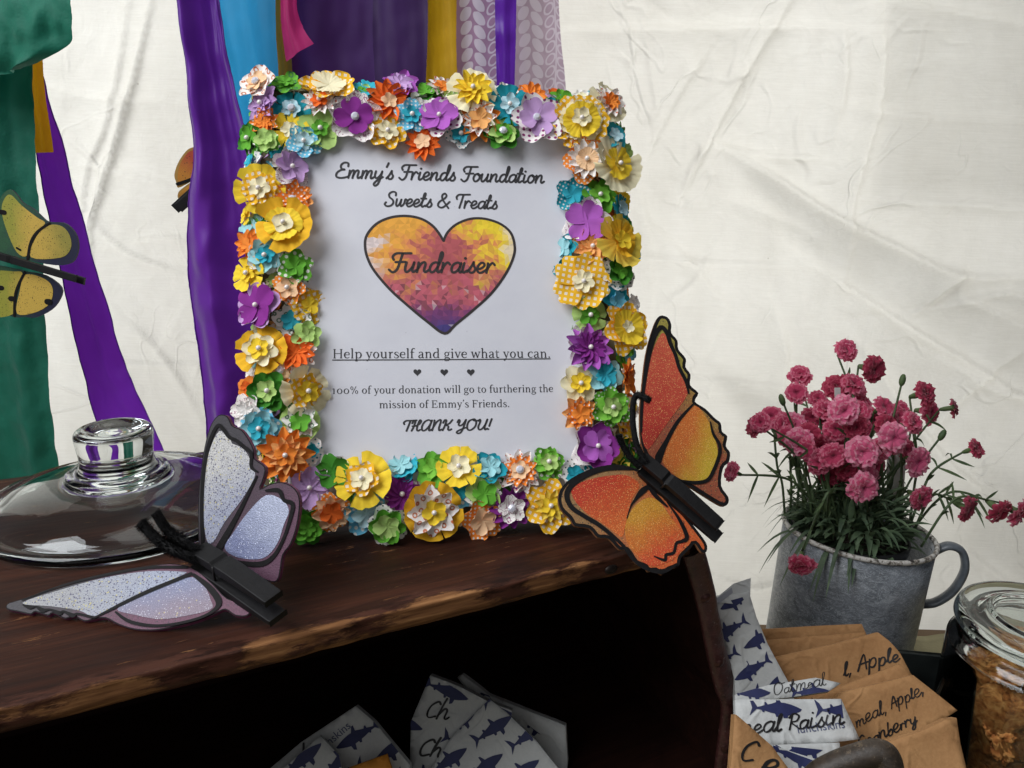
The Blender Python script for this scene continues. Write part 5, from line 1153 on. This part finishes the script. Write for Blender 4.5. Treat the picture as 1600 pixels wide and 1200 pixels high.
HEADS = """1323 547 19 .2 .5|1366 578 22 .5 -.2|1331 610 25 .0 .6|1308 603 20 -.3 .5|1250 585 19 -.6 .9|1244 613 17 -.5 .6|1278 623 16 -.3 .9|1290 640 18 .0 .8|1342 632 22 .2 .5|1320 642 23 -.1 .2|1294 645 20 -.4 .3|1306 670 20 -.2 .1|1350 672 19 .2 .0|1397 684 27 .2 .1|1404 650 19 .4 .3|1428 660 20 .6 .4|1382 635 18 .4 .7|1446 614 20 .6 .4|1455 643 19 .6 .0|1491 637 16 1.2 .1|1224 663 19 -.7 .2|1205 650 18 -.6 .6|1188 660 17 -.9 .4|1176 668 16 -1.1 .0|1240 664 21 -.3 .3|1247 690 22 -.4 .1|1258 702 16 -.5 -.2|1283 697 20 -.2 .1|1308 692 21 -.1 .2|1303 712 22 -.1 .0|1348 706 27 .0 .1|1352 742 22 .1 .2|1349 762 26 .1 -.2|1436 721 23 .3 .0|1298 742 18 -.2 .2|1441 780 21 .4 -.3|1514 797 22 .6 -.4|1142 736 16 -1.3 .3|1565 800 22 .5 -.6|1592 802 22 .7 -.5|1252 884 22 -.3 -.7|1525 700 17 .8 .7|1334 600 20 .3 .7|1410 640 16 .4 .8|1270 652 18 -.3 .3|1316 630 18 .1 .5|1366 657 19 .3 .3|1386 664 18 .4 .1|1280 722 19 -.3 -.1|1326 736 20 .0 -.1|1376 704 20 .2 .0|1264 676 18 -.4 .2|1338 668 20 .1 .2|1296 738 18 -.1 -.3|1368 728 19 .3 -.2|1416 702 17 .5 .1|1230 682 16 -.5 .1|1344 642 19 .0 .4"""
def carnation(r, rg, full):
    mb = MB(); cl = []; opn = rg.uniform(.55, 1.1)
    for ring, (n, rr, el, sz) in enumerate([(7, 1.0, .12, 1.0), (7, .86, .5, .95), (6, .66, .85, .85), (5, .42, 1.15, .7)][:rg.choice((3, 4)) if full else rg.choice((2, 3))]):
        for k in range(n):
            a = 2*math.pi*(k+rg.uniform(-.25, .25))/n+ring*.5; e = el*opn+rg.uniform(-.25, .25); L = r*rr*rg.uniform(.9, 1.1); wd = r*.52*sz; nt, ns = 6, 9; vs = []; ph = rg.uniform(0, 6); b = len(mb.v)
            for i in range(nt+1):
                t = i/nt
                for j in range(ns):
                    s = -1+2*j/(ns-1); fr = (.06*math.cos(s*17+ph)+.04*math.cos(s*31+ph*2))*t**4
                    q = L*(t*(1-.22*s*s*t)+fr); lat = wd*s*(.12+.88*t**.8); lift = L*(.10*math.sin(s*6+ph)*t*t + .07*math.sin(s*11+ph)*t**3 - .22*t**3)
                    x = q*math.cos(e)-lift*math.sin(e); z = q*math.sin(e)*.8+lift*math.cos(e)
                    ca, sa = math.cos(a), math.sin(a); vs.append((x*ca-lat*sa, x*sa+lat*ca, z)); 
            fs = [(i*ns+j, (i+1)*ns+j, (i+1)*ns+j+1, i*ns+j+1) for i in range(nt) for j in range(ns-1)]
            mb.add(vs, fs); cl += [(i+.5)/nt for i in range(nt) for j in range(ns-1)]
    mb.col = [(c, c, c, 1) for c in cl]; return mb
def build_heads():
    for idx, ent in enumerate(HEADS.split('|')):
        px, py, r, fx, fz = [float(q) for q in ent.split()]; rg = random.Random(idx+50); far = math.hypot(px-1340, (py-700))
        dp = .85+rg.uniform(-.03, .03)+(.035 if py < 660 else -.02)
        if px > 1500 or py > 770: dp = .83
        if py > 860: dp = .765
        if idx in (13, 30, 32, 9): dp = .795
        C = at(px, py, dp); R = r*dp/FPX*rg.uniform(.95, 1.08)
        nrm = Vector((fx, -1.0 if abs(fx) < 1 else -.35, fz+.25)).normalized()
        q = nrm.to_track_quat('Z', 'Y').to_matrix().to_4x4(); M = Matrix.Translation(C) @ q
        base = PZ+Vector((rg.uniform(-.03, .03)+max(-.04, min(.04, (C.x-PZ.x)*.4)), rg.uniform(-.02, .02), .0)); end = C-nrm*R*1.35
        h = thing_part = None
        m_ = carnation(R, rg, r > 18); mt = PM[0] if idx in (9, 13, 30, 31, 32, 24, 25, 33) else (PM[1] if rg.random() < .65 else PM[2])
        hd = m_.build('flower_head', mt, plant, M=Matrix.Translation(-PZ) @ M)
        mb = MB(); mb.lathe([(.0008, -R*1.4), (R*.16, -R*1.3), (R*.24, -R*.9), (R*.26, -R*.35), (R*.36, -R*.02), (R*.2, .0)], 10); mb.build('calyx', cal, hd)
        mid = base.lerp(end, .5)+Vector((rg.uniform(-.008, .008), 0, .012+.02*(far > 150))); 
        if idx == 40: mid = Vector((C.x+.012, C.y-.004, C.z+.075))
        pts = catmull([base, base.lerp(mid, .5)+Vector((0, 0, .012)), mid, end], 7)
        mb = MB(); mb.tube(pts, [.0013]*(len(pts)-4)+[.0011]*4, 6)
        for k in (6, 11, 15, 18):
            if k < len(pts)-2:
                p = Vector(pts[k]); t = (Vector(pts[k+1])-p).normalized()
                for sgn in (-1, 1):
                    if rg.random() < .8: blade(mb, p, t+t.orthogonal()*sgn*rg.uniform(.5, 1.1)+Vector((rg.uniform(-.3, .3), rg.uniform(-.3, .1), 0)), rg.uniform(.014, .030), .0030, Vector((0, -1, .3)), rg.uniform(-.1, .9), rg)
        mb.build('stem', stm, plant, world=True)
    for px, py in ((1410, 594), (1222, 625), (1472, 680), (1290, 760)):      # unopened buds
        rg = random.Random(px); C = at(px, py, .84); base = PZ+Vector(((C.x-PZ.x)*.4, 0, .01)); d = (C-base).normalized()
        mb = MB(); mb.tube(catmull([base, base.lerp(C, .5)+Vector((0, 0, .012)), C], 7), .0011, 6); st = mb.build('stem', stm, plant, world=True)
        mb = MB(); mb.ball((0, 0, 0), .0034, 8, 6, (1, 1, 2.0)); M = Matrix.Translation(C) @ d.to_track_quat('Z', 'Y').to_matrix().to_4x4(); mb.v = [tuple(M @ Vector(q)) for q in mb.v]; mb.build('bud', cal, plant, world=True)
build_heads()
tagm = plain('white_plastic_tag', (226, 226, 222), .5)
for nm, lb, P in (('plant_tag', 'white plastic plant tag behind the pink flowers', [(1386, 700), (1416, 704), (1411, 790), (1385, 790)]), ('plant_tag', 'narrow grey plant tag standing at the top of the blooms', [(1304, 606), (1313, 606), (1316, 760), (1308, 760)])):
    pl = lean_plane(P[0][0], P[0][1], .865, 4, 0); mb = MB(); solid(mb, [pl.hit(*p) for p in P], pl, -.0004, .0004); o = mb.build(nm, tagm, smooth=False); tag(o, lb, 'plant tag')
# ------------------------------------------------------------------ tray, paper bags, jar
tray_n = NT('dark_tin'); o_ = tray_n.obj(); f = tray_n.noise(o_, 30, 5)
tray_m = tray_n.done(tray_n.princ(tray_n.ramp(f, [(.3, lin((26, 30, 30))), (.7, lin((48, 53, 52)))]), .5, .2, nrm=tray_n.bump(f, .2, .002)))
zr = -.168
bl = onz(1180, 990, zr); br = onz(1490, 1027, zr); fr = Vector((.262, .45, zr)); fl = Vector((.205, .53, zr)); bl = Vector((.215, .695, zr))
zb_ = ZT+.004
tray = thing('tin_tray', 'dark tin tray with a wooden handle holding brown paper bags', 'tray', Vector((.26, .6, zb_)))
cor = [fl, fr, br, bl]
mb = MB(); th = .002
for i in range(4):
    a, b = cor[i], cor[(i+1) % 4]; d = (b-a); d.z = 0; d.normalize(); nn = Vector((-d.y, d.x, 0))*th
    lo = [Vector((q.x, q.y, zb_)) for q in (a, b, b+nn, a+nn)]; hi = [Vector((q.x, q.y, zr)) for q in (a, b, b+nn, a+nn)]; mb.hexa(lo, hi)
mb.hexa([Vector((q.x, q.y, zb_-.001)) for q in cor], [Vector((q.x, q.y, zb_+.001)) for q in cor])
mb.build('tray_body', tray_m, tray, world=True, smooth=False)
rimg = plain('worn_grey_rim', (86, 90, 86), .4, .4, nsc=150, namt=.3)
mb = MB(); mb.tube([q+Vector((0, 0, .001)) for q in cor+[cor[0]]], .0024, 8); mb.build('rim', rimg, tray, world=True)
wn = NT('dark_handle_wood'); o_ = wn.obj(); f = wn.noise(wn.map(o_, (30, 30, 90)), 3, 5, .7); wv = wn.step(wn.noise(wn.map(o_, (1, 1, .4)), 150, 6, .8), .54, .60)
wm_ = wn.done(wn.princ(wn.mix(wn.math('MULTIPLY', wv, .5), wn.ramp(f, [(.3, lin((34, 28, 22))), (.7, lin((64, 52, 40)))]), lin((120, 104, 84))), .5, nrm=wn.bump(f, .4, .002)))
mb = MB(); hp = [at(1215, 1290, .50), at(1268, 1222, .497), at(1300, 1199, .495), at(1345, 1182, .492), at(1374, 1176, .49), at(1388, 1188, .488), at(1394, 1225, .486), at(1404, 1330, .482)]
mb.tube(catmull(hp, 6), .0085, 14, flat=.9); mb.build('handle', wm_, tray, world=True)

SHARK = [(-1.0,.02),(-.82,.10),(-.60,.18),(-.34,.235),(-.22,.24),(-.10,.46),(-.02,.47),(-.03,.25),(.12,.20),(.30,.155),(.36,.24),(.42,.235),(.42,.13),(.58,.085),(.70,.06),(.82,.26),(1.0,.42),(.93,.16),(.90,.02),(.96,-.12),(1.02,-.26),(.86,-.12),(.74,-.02),(.56,-.04),(.52,-.12),(.46,-.12),(.44,-.07),(.20,-.135),(.06,-.16),(.02,-.28),(-.06,-.26),(-.08,-.185),(-.24,-.21),(-.28,-.44),(-.40,-.38),(-.44,-.215),(-.62,-.17),(-.82,-.10),(-.94,-.05)]
def clip(P, C):                          # clip a polygon by a convex one
    if area2(C) < 0: C = C[::-1]
    out = P
    for i in range(len(C)):
        a, b = C[i-1], C[i]; inp = out; out = []
        side = lambda p: (b[0]-a[0])*(p[1]-a[1])-(b[1]-a[1])*(p[0]-a[0])
        for j in range(len(inp)):
            p, q = inp[j-1], inp[j]; sp_, sq = side(p), side(q)
            if sq >= 0:
                if sp_ < 0: t = sp_/(sp_-sq); out.append((p[0]+(q[0]-p[0])*t, p[1]+(q[1]-p[1])*t))
                out.append(q)
            elif sp_ >= 0: t = sp_/(sp_-sq); out.append((p[0]+(q[0]-p[0])*t, p[1]+(q[1]-p[1])*t))
        if not out: return []
    return out
def kraft(name, c1, c2):
    n = NT(name); o = n.obj(); f = n.noise(o, 26, 5, .6); g = n.noise(n.map(o, (1, 1, 6)), 380, 3)
    c = n.ramp(n.math('ADD', n.math('MULTIPLY', f, .7), n.math('MULTIPLY', g, .3)), [(.3, lin(c1)), (.7, lin(c2))])
    cr_ = n.step(n.math('ABSOLUTE', n.math('SUBTRACT', n.noise(o, 14, 2, .4, 1.0), .5)), .03, .0)
    return n.done(n.princ(c, .75, spec=.25, nrm=n.bump(n.math('ADD', n.math('ADD', f, n.math('MULTIPLY', cr_, .35)), n.math('MULTIPLY', g, .15)), .45, .004)))
brown = kraft('brown_kraft_paper', (152, 110, 70), (180, 137, 92)); white = kraft('white_glassine_paper', (186, 188, 187), (206, 207, 205))
navy = plain('navy_print', (34, 40, 84), .6, nsc=90, namt=.2); marker = plain('black_marker', (22, 20, 22), .5)
logo = plain('grey_blue_print', (76, 82, 112), .6)
def bag(label, pl, P, mat, thick=.006, seed=0, sharks=None, texts=(), flap=None, group='paper snack bags', sans=None, folds=(), wr=.0030):
    hit = lambda p: pl.hit(*p); Q = [hit(p) for p in P]; sg = -1 if pl.flip else 1
    fl_ = [(hit(a), hit(b), h) for a, b, h in folds]
    def d(u, v):
        z = wr*noise.noise((u*26, v*26, seed))+wr*.2*noise.noise((u*48, v*48, seed+4))
        for a, b, h in fl_:
            dx, dy = b[0]-a[0], b[1]-a[1]; L = math.hypot(dx, dy); k = ((u-a[0])*dy-(v-a[1])*dx)/L; z += h*math.exp(-abs(k)/.0035)
        return z
    root = thing('paper_bag', label, 'paper bag', pl.mat(), group)
    mb = MB(); solid(mb, Q, pl, -sg*thick, 0, .0052, d, seed)
    if sg < 0: mb.f = [f[::-1] for f in mb.f]
    body = mb.build('bag_body', mat, root, world=True, smooth=True)
    body.data.polygons.foreach_set('use_smooth', [len(p.vertices) == 3 for p in body.data.polygons])
    if sharks:
        ang, L, du, dv, o0, region = sharks; R = [hit(p) for p in (region or P)]; c = hit(o0); mb = MB(); rg = random.Random(seed)
        ca, sa = math.cos(rad(ang)), math.sin(rad(ang))
        fl2 = 1 if L < 0 else -1; L = abs(L)
        for i in range(-9, 10):
            for j in range(-9, 10):
                x0 = i*du+(j % 2)*du*.5; y0 = j*dv
                cx, cy = c[0]+x0*ca-y0*sa, c[1]+x0*sa+y0*ca
                S = [(cx+(x*fl2*ca-y*sa)*L/2, cy+(x*fl2*sa+y*ca)*L/2) for x, y in SHARK]; S = clip(S, R)
                if len(S) > 5 and abs(area2(S)) > 4e-6:
                    try:
                        V, F = sheet(S, .0055, 3); mb.add([pl.w(u, v, sg*.0004+d(u, v)) for u, v in V], F)
                    except Exception: pass
        if mb.f: mb.build('shark_print', navy, body, world=True, smooth=False)
    if texts:
        mb = MB()
        for k, (tx, a, b, wdt) in enumerate(texts): put_text(mb, script_text(tx, wdt*.60, .3, .22, seed+k), hit(a), hit(b), sg*.0006, pl, d, vs_=.74)
        mb.build('handwriting', marker, body, world=True, smooth=False)
    if sans:
        mb = MB(); tx, a, b = sans; put_text(mb, sans_text(tx), hit(a), hit(b), sg*.0005, pl, d)
        mb.build('printed_name', logo, body, world=True, smooth=False)
    return root, d, body
G = 'paper snack bags in the tin tray'
# white shark-print bag at the back
pA = lean_plane(1175, 985, .690, -6, 24)
rA, dA, bA = bag('tall white shark print bag standing open against the crate side', pA, [(1113, 938), (1122, 934), (1170, 924), (1182, 964), (1200, 1007), (1232, 1066), (1250, 1120), (1150, 1130), (1148, 1062), (1133, 1010), (1123, 960)], white, .012, 1, (34, -.036, .041, .0185, (1140, 985), [(1116, 946), (1169, 930), (1182, 966), (1200, 1008), (1232, 1068), (1248, 1120), (1153, 1130)]), group=G, folds=[((1132, 930), (1180, 1080), -.0012)])
pl2 = lean_plane(1150, 925, .697, -6, 30); mb = MB(); solid(mb, [pl2.hit(*p) for p in [(1112, 940), (1146, 912), (1173, 903), (1172, 932), (1150, 944)]], pl2, -.0006, .0006); mb.build('inner_flap', white, rA, world=True, smooth=False)
grey_in = plain('grey_blue_print', (150, 152, 160), .6)
mb = MB(); skin(mb, [pl2.hit(*p) for p in [(1120, 935), (1143, 918), (1145, 926), (1122, 944)]], pl2, (-1 if pl2.flip else 1)*.0009); mb.build('faint_print', grey_in, rA, world=True, smooth=False)
bag('brown bag at the very back below the mug', lean_plane(1270, 980, .735, -4, 30), [(1180, 984), (1260, 979), (1346, 975), (1354, 991), (1370, 1040), (1250, 1070), (1190, 1060)], brown, .004, 2, group=G)
bag('second brown bag from the back with a slanting top fold', lean_plane(1280, 995, .722, -6, 32), [(1184, 1004), (1200, 1000), (1352, 988), (1372, 1030), (1240, 1075), (1190, 1070)], brown, .004, 3, group=G)
bag('brown bag with marker writing half covered by the bag in front', lean_plane(1310, 1020, .700, -8, 34), [(1205, 1032), (1215, 1026), (1300, 1007), (1372, 988), (1388, 1000), (1405, 1020), (1424, 1056), (1410, 1090), (1240, 1110), (1225, 1070)], brown, .008, 4, texts=[("l, ^pple", (1318, 1056), (1404, 1032), .16)], group=G, folds=[((1206, 1036), (1398, 1010), .0012)])
bag('thin white bag folded flat with faint writing above the shark print one', lean_plane(1230, 1078, .640, -4, 52), [(1148, 1086), (1152, 1084), (1200, 1071), (1274, 1059), (1314, 1067), (1294, 1081), (1238, 1089), (1150, 1099)], white, .004, 5, (4, .034, .05, .016, (1170, 1083), None), texts=[("Oatmeal", (1208, 1087), (1290, 1070), .10)], group=G)
bag('brown bag behind the one marked with apple', lean_plane(1340, 1070, .668, -8, 36), [(1270, 1090), (1288, 1083), (1408, 1037), (1428, 1056), (1420, 1110), (1280, 1140)], brown, .006, 6, group=G)
bag('brown bag marked in black marker with apple and cranberry', lean_plane(1390, 1110, .640, -10, 36), [(1290, 1110), (1314, 1082), (1428, 1055), (1496, 1110), (1454, 1137), (1440, 1200), (1300, 1220), (1296, 1150)], brown, .010, 7, texts=[("meal, ^pple,", (1338, 1136), (1446, 1082), .15), ("Cranberry", (1343, 1172), (1434, 1128), .17)], group=G, folds=[((1325, 1080), (1360, 1140), .0012), ((1380, 1068), (1400, 1110), -.0010)])
bag('white shark print bag marked raisin across its printed name', lean_plane(1240, 1125, .610, -2, 40), [(1149, 1094), (1152, 1093), (1315, 1092), (1343, 1155), (1300, 1160), (1208, 1166), (1150, 1170)], white, .006, 8, (1, .040, .0500, .05, (1212, 1108), [(1150, 1095), (1315, 1093), (1318, 1122), (1150, 1122)]), texts=[("meal Raisin", (1152, 1148), (1318, 1132), .15)], sans=('lunchskins', (1246, 1146), (1320, 1137)), group=G, folds=[((1288, 1092), (1304, 1160), .0015)])
pW2 = lean_plane(1240, 1125, .610, -2, 40)
bag('white shark print bag lying beneath the raisin one', lean_plane(1260, 1180, .595, -2, 44), [(1190, 1162), (1210, 1164), (1313, 1160), (1316, 1190), (1310, 1230), (1200, 1230)], white, .004, 9, (14, .040, .052, .022, (1255, 1172), None), group=G)
bag('white shark print bag at the bottom with a slanting top edge', lean_plane(1240, 1190, .575, 2, 46), [(1190, 1158), (1206, 1164), (1296, 1193), (1300, 1240), (1200, 1250)], white, .004, 10, (-18, .044, .06, .025, (1250, 1186), None), group=G)
bag('brown bag beside the crate side with black marker strokes', lean_plane(1170, 1160, .555, 4, 40), [(1147, 1116), (1150, 1117), (1208, 1166), (1236, 1205), (1250, 1250), (1140, 1260)], brown, .008, 11, texts=[("C", (1154, 1187), (1176, 1191), .16), ("e", (1188, 1208), (1214, 1214), .16)], group=G)
bag('brown bag with rolled top in front of the glass jar', lean_plane(1440, 1160, .575, -14, 34), [(1340, 1190), (1374, 1163), (1440, 1142), (1478, 1124), (1495, 1122), (1501, 1160), (1512, 1210), (1516, 1260), (1350, 1270)], brown, .012, 12, group=G, folds=[((1470, 1128), (1500, 1200), .002)])
# bags inside the crate
GC = 'white snack bags inside the dark crate'
bag('dim white shark print bag with rolled top inside the crate', lean_plane(745, 1110, .705, -6, 26), [(642, 1128), (672, 1055), (720, 1074), (765, 1096), (800, 1110), (795, 1260), (640, 1260)], white, .010, 13, (-14, .042, .060, .037, (697, 1080), None), texts=[("Ch", (664, 1120), (700, 1122), .16), ("Cho", (652, 1180), (706, 1186), .15)], group=GC, folds=[((650, 1112), (730, 1130), .003)])
bag('dim white shark print bag leaning in front in the crate', lean_plane(790, 1150, .695, -8, 30), [(672, 1205), (706, 1150), (765, 1092), (790, 1112), (840, 1160), (876, 1205), (880, 1270), (660, 1270)], white, .006, 14, (40, .040, .047, .021, (770, 1140), None), group=GC)
bag('dim white bag rolled up behind the leaning one in the crate', lean_plane(830, 1110, .735, -10, 22), [(715, 1058), (722, 1054), (764, 1086), (884, 1134), (887, 1190), (880, 1260), (770, 1240), (750, 1100)], white, .008, 15, (-28, .046, .058, .035, (830, 1128), None), group=GC, folds=[((765, 1090), (880, 1150), .003)])
bag('dim white bag with printed name on the left inside the crate', lean_plane(520, 1160, .675, -4, 28), [(405, 1215), (470, 1160), (556, 1103), (585, 1128), (640, 1195), (650, 1270), (400, 1270)], white, .008, 16, (32, -.042, .053, .023, (560, 1150), [(556, 1120), (585, 1128), (640, 1195), (650, 1270), (540, 1270), (520, 1170)]), texts=[("kip", (474, 1190), (510, 1168), .18)], sans=('achskins', (503, 1176), (549, 1136)), group=GC)
bag('small amber paper bag at the bottom of the crate', lean_plane(580, 1190, .650, 0, 34), [(545, 1200), (605, 1178), (614, 1205), (612, 1260), (540, 1260)], kraft('amber_paper', (190, 120, 40), (206, 140, 56)), .004, 17, group=GC)
bag('dim white shark print bag at the left edge of the bag pile in the crate', lean_plane(480, 1180, .655, 4, 30), [(425, 1216), (500, 1150), (530, 1180), (545, 1260), (410, 1260)], white, .004, 18, (40, .042, .047, .021, (470, 1190), None), group=GC)

# ------------------------------------------------------------------ glass jar of baked pieces
jc = at(1630, 985, .70); jr = 118*.70/FPX
print('JAR', jc, jr)
jb = ZT-.004; jh = jc.z-jb
jar = thing('glass_jar', 'wide clear glass jar filled with brown oat crumble pieces', 'jar', Vector((jc.x, jc.y, jb)))
jg = glass_mat('jar_lid_glass', (248, 251, 250), 0, .04)
_n = NT('thin_jar_glass'); _lw = _n.n('ShaderNodeFresnel'); _lw.inputs[0].default_value = 1.42; _tr = _n.n('ShaderNodeBsdfTransparent'); _tr.inputs[0].default_value = (.95, .965, .955, 1); _gs = _n.n('ShaderNodeBsdfGlossy'); _gs.inputs['Roughness'].default_value = .02
jar_thin = _n.done(_n.mixsh(_lw.outputs[0], _tr.outputs[0], _gs.outputs[0]))
sh_y = jh-.030
outer = sm([(.001, 0), (jr*.7, 0), (jr*.97, .003), (jr*1.06, .012), (jr*1.08, .05), (jr*1.09, sh_y-.002), (jr*1.07, sh_y+.008), (jr*1.00, sh_y+.016), (jr*.93, sh_y+.019), (jr*.92, sh_y+.024)], 4)
inner = sm([(jr*.885, sh_y+.024), (jr*.89, sh_y+.017), (jr*.96, sh_y+.013), (jr*1.03, sh_y+.005), (jr*1.05, sh_y-.004), (jr*1.04, .05), (jr*1.02, .016), (jr*.9, .008), (.001, .007)], 4)
mb = MB(); mb.lathe(outer+inner, 72); mb.build('jar_body', jar_thin, jar)
jl = thing('jar_lid', 'flat round clear glass lid closing the jar of crumble', 'lid', Vector((jc.x, jc.y, jb+sh_y+.0245)))
prof = sm([(.001, .016), (jr*.55, .0165), (jr*.62, .0185), (jr*.68, .0160), (jr*.80, .0150), (jr*.92, .0165), (jr*1.02, .0150), (jr*1.06, .010), (jr*1.05, .004), (jr*.98, .001), (jr*.80, .0008), (jr*.60, .005), (.001, .006)], 4)[::-1]
mb = MB(); mb.lathe(prof, 80); mb.build('lid_glass', jg, jl)
def crumble():
    n = NT('baked_oat_crumble'); o = n.obj(); f = n.noise(o, 75, 7, .72); g = n.voro(o, 170)[0]
    c = n.ramp(n.math('ADD', n.math('MULTIPLY', f, .8), n.math('MULTIPLY', g, .25)), [(.30, lin((104, 58, 28))), (.46, lin((178, 114, 60))), (.62, lin((216, 158, 94))), (.78, lin((236, 196, 140)))])
    rd = n.n('ShaderNodeObjectInfo').outputs['Random']; c = n.mix(1.0, c, n.ramp(rd, [(0, (.62, .58, .52)), (1, (1.08, 1.06, 1.0))]), 'MULTIPLY')
    return n.done(n.princ(c, .8, spec=.25, nrm=n.bump(n.math('ADD', f, n.math('MULTIPLY', g, .5)), 1.0, .004)))
cm = crumble(); rg = random.Random(3)
pos = [(-.038, -.036, .035, 'brown crumble piece lowest at the front of the jar'), (.026, -.042, .036, 'brown crumble piece low on the right of the jar'), (-.045, .018, .034, 'dark crumble piece low at the left of the jar'), (.036, .026, .034, 'crumble piece at the bottom back of the jar'), (-.036, -.028, .084, 'golden rough crumble piece pressed to the left glass'), (.016, -.040, .090, 'large pale golden crumble piece in the middle of the jar'), (-.008, .032, .088, 'crumble piece in the middle at the back of the jar'), (.046, .010, .092, 'crumble piece by the right glass of the jar'), (-.014, -.006, .128, 'topmost flat reddish brown crumble piece under the jar lid')]
for i, (x, y, z, lb) in enumerate(pos):
    bm_ = MB(); bm_.ball((0, 0, 0), 1, 90, 60); sx, sy, sz = (.040, .032, .026) if i < 8 else (.044, .034, .016)
    R = Matrix.Rotation(rg.uniform(0, 6), 3, 'Z') @ Matrix.Rotation(rg.uniform(-.6, .6), 3, 'X'); out = []
    for q in bm_.v:
        q = Vector(q); s = q.normalized(); bx = Vector([math.copysign(abs(c)**.6, c) for c in s]); k_ = 1+.22*noise.noise(s*2.2+Vector((i*7, 0, 0)))+.13*noise.noise(s*6+Vector((0, i*5, 0)))+.10*noise.noise(s*13+Vector((0, i*5, 3)))+.07*noise.noise(s*29+Vector((i, 0, 0)))+.04*noise.noise(s*60)
        out.append(tuple(R @ Vector((bx.x*sx*k_*.74, bx.y*sy*k_*.74, bx.z*sz*k_*.80))))
    bm_.v = out; c = Vector((jc.x+x*.92, jc.y+y*.92, jb+z*jh/.155)); o = bm_.build('oat_crumble_piece', cm, M=Matrix.Translation(c)); tag(o, lb, 'baked treat', 'oat crumble pieces in the glass jar')
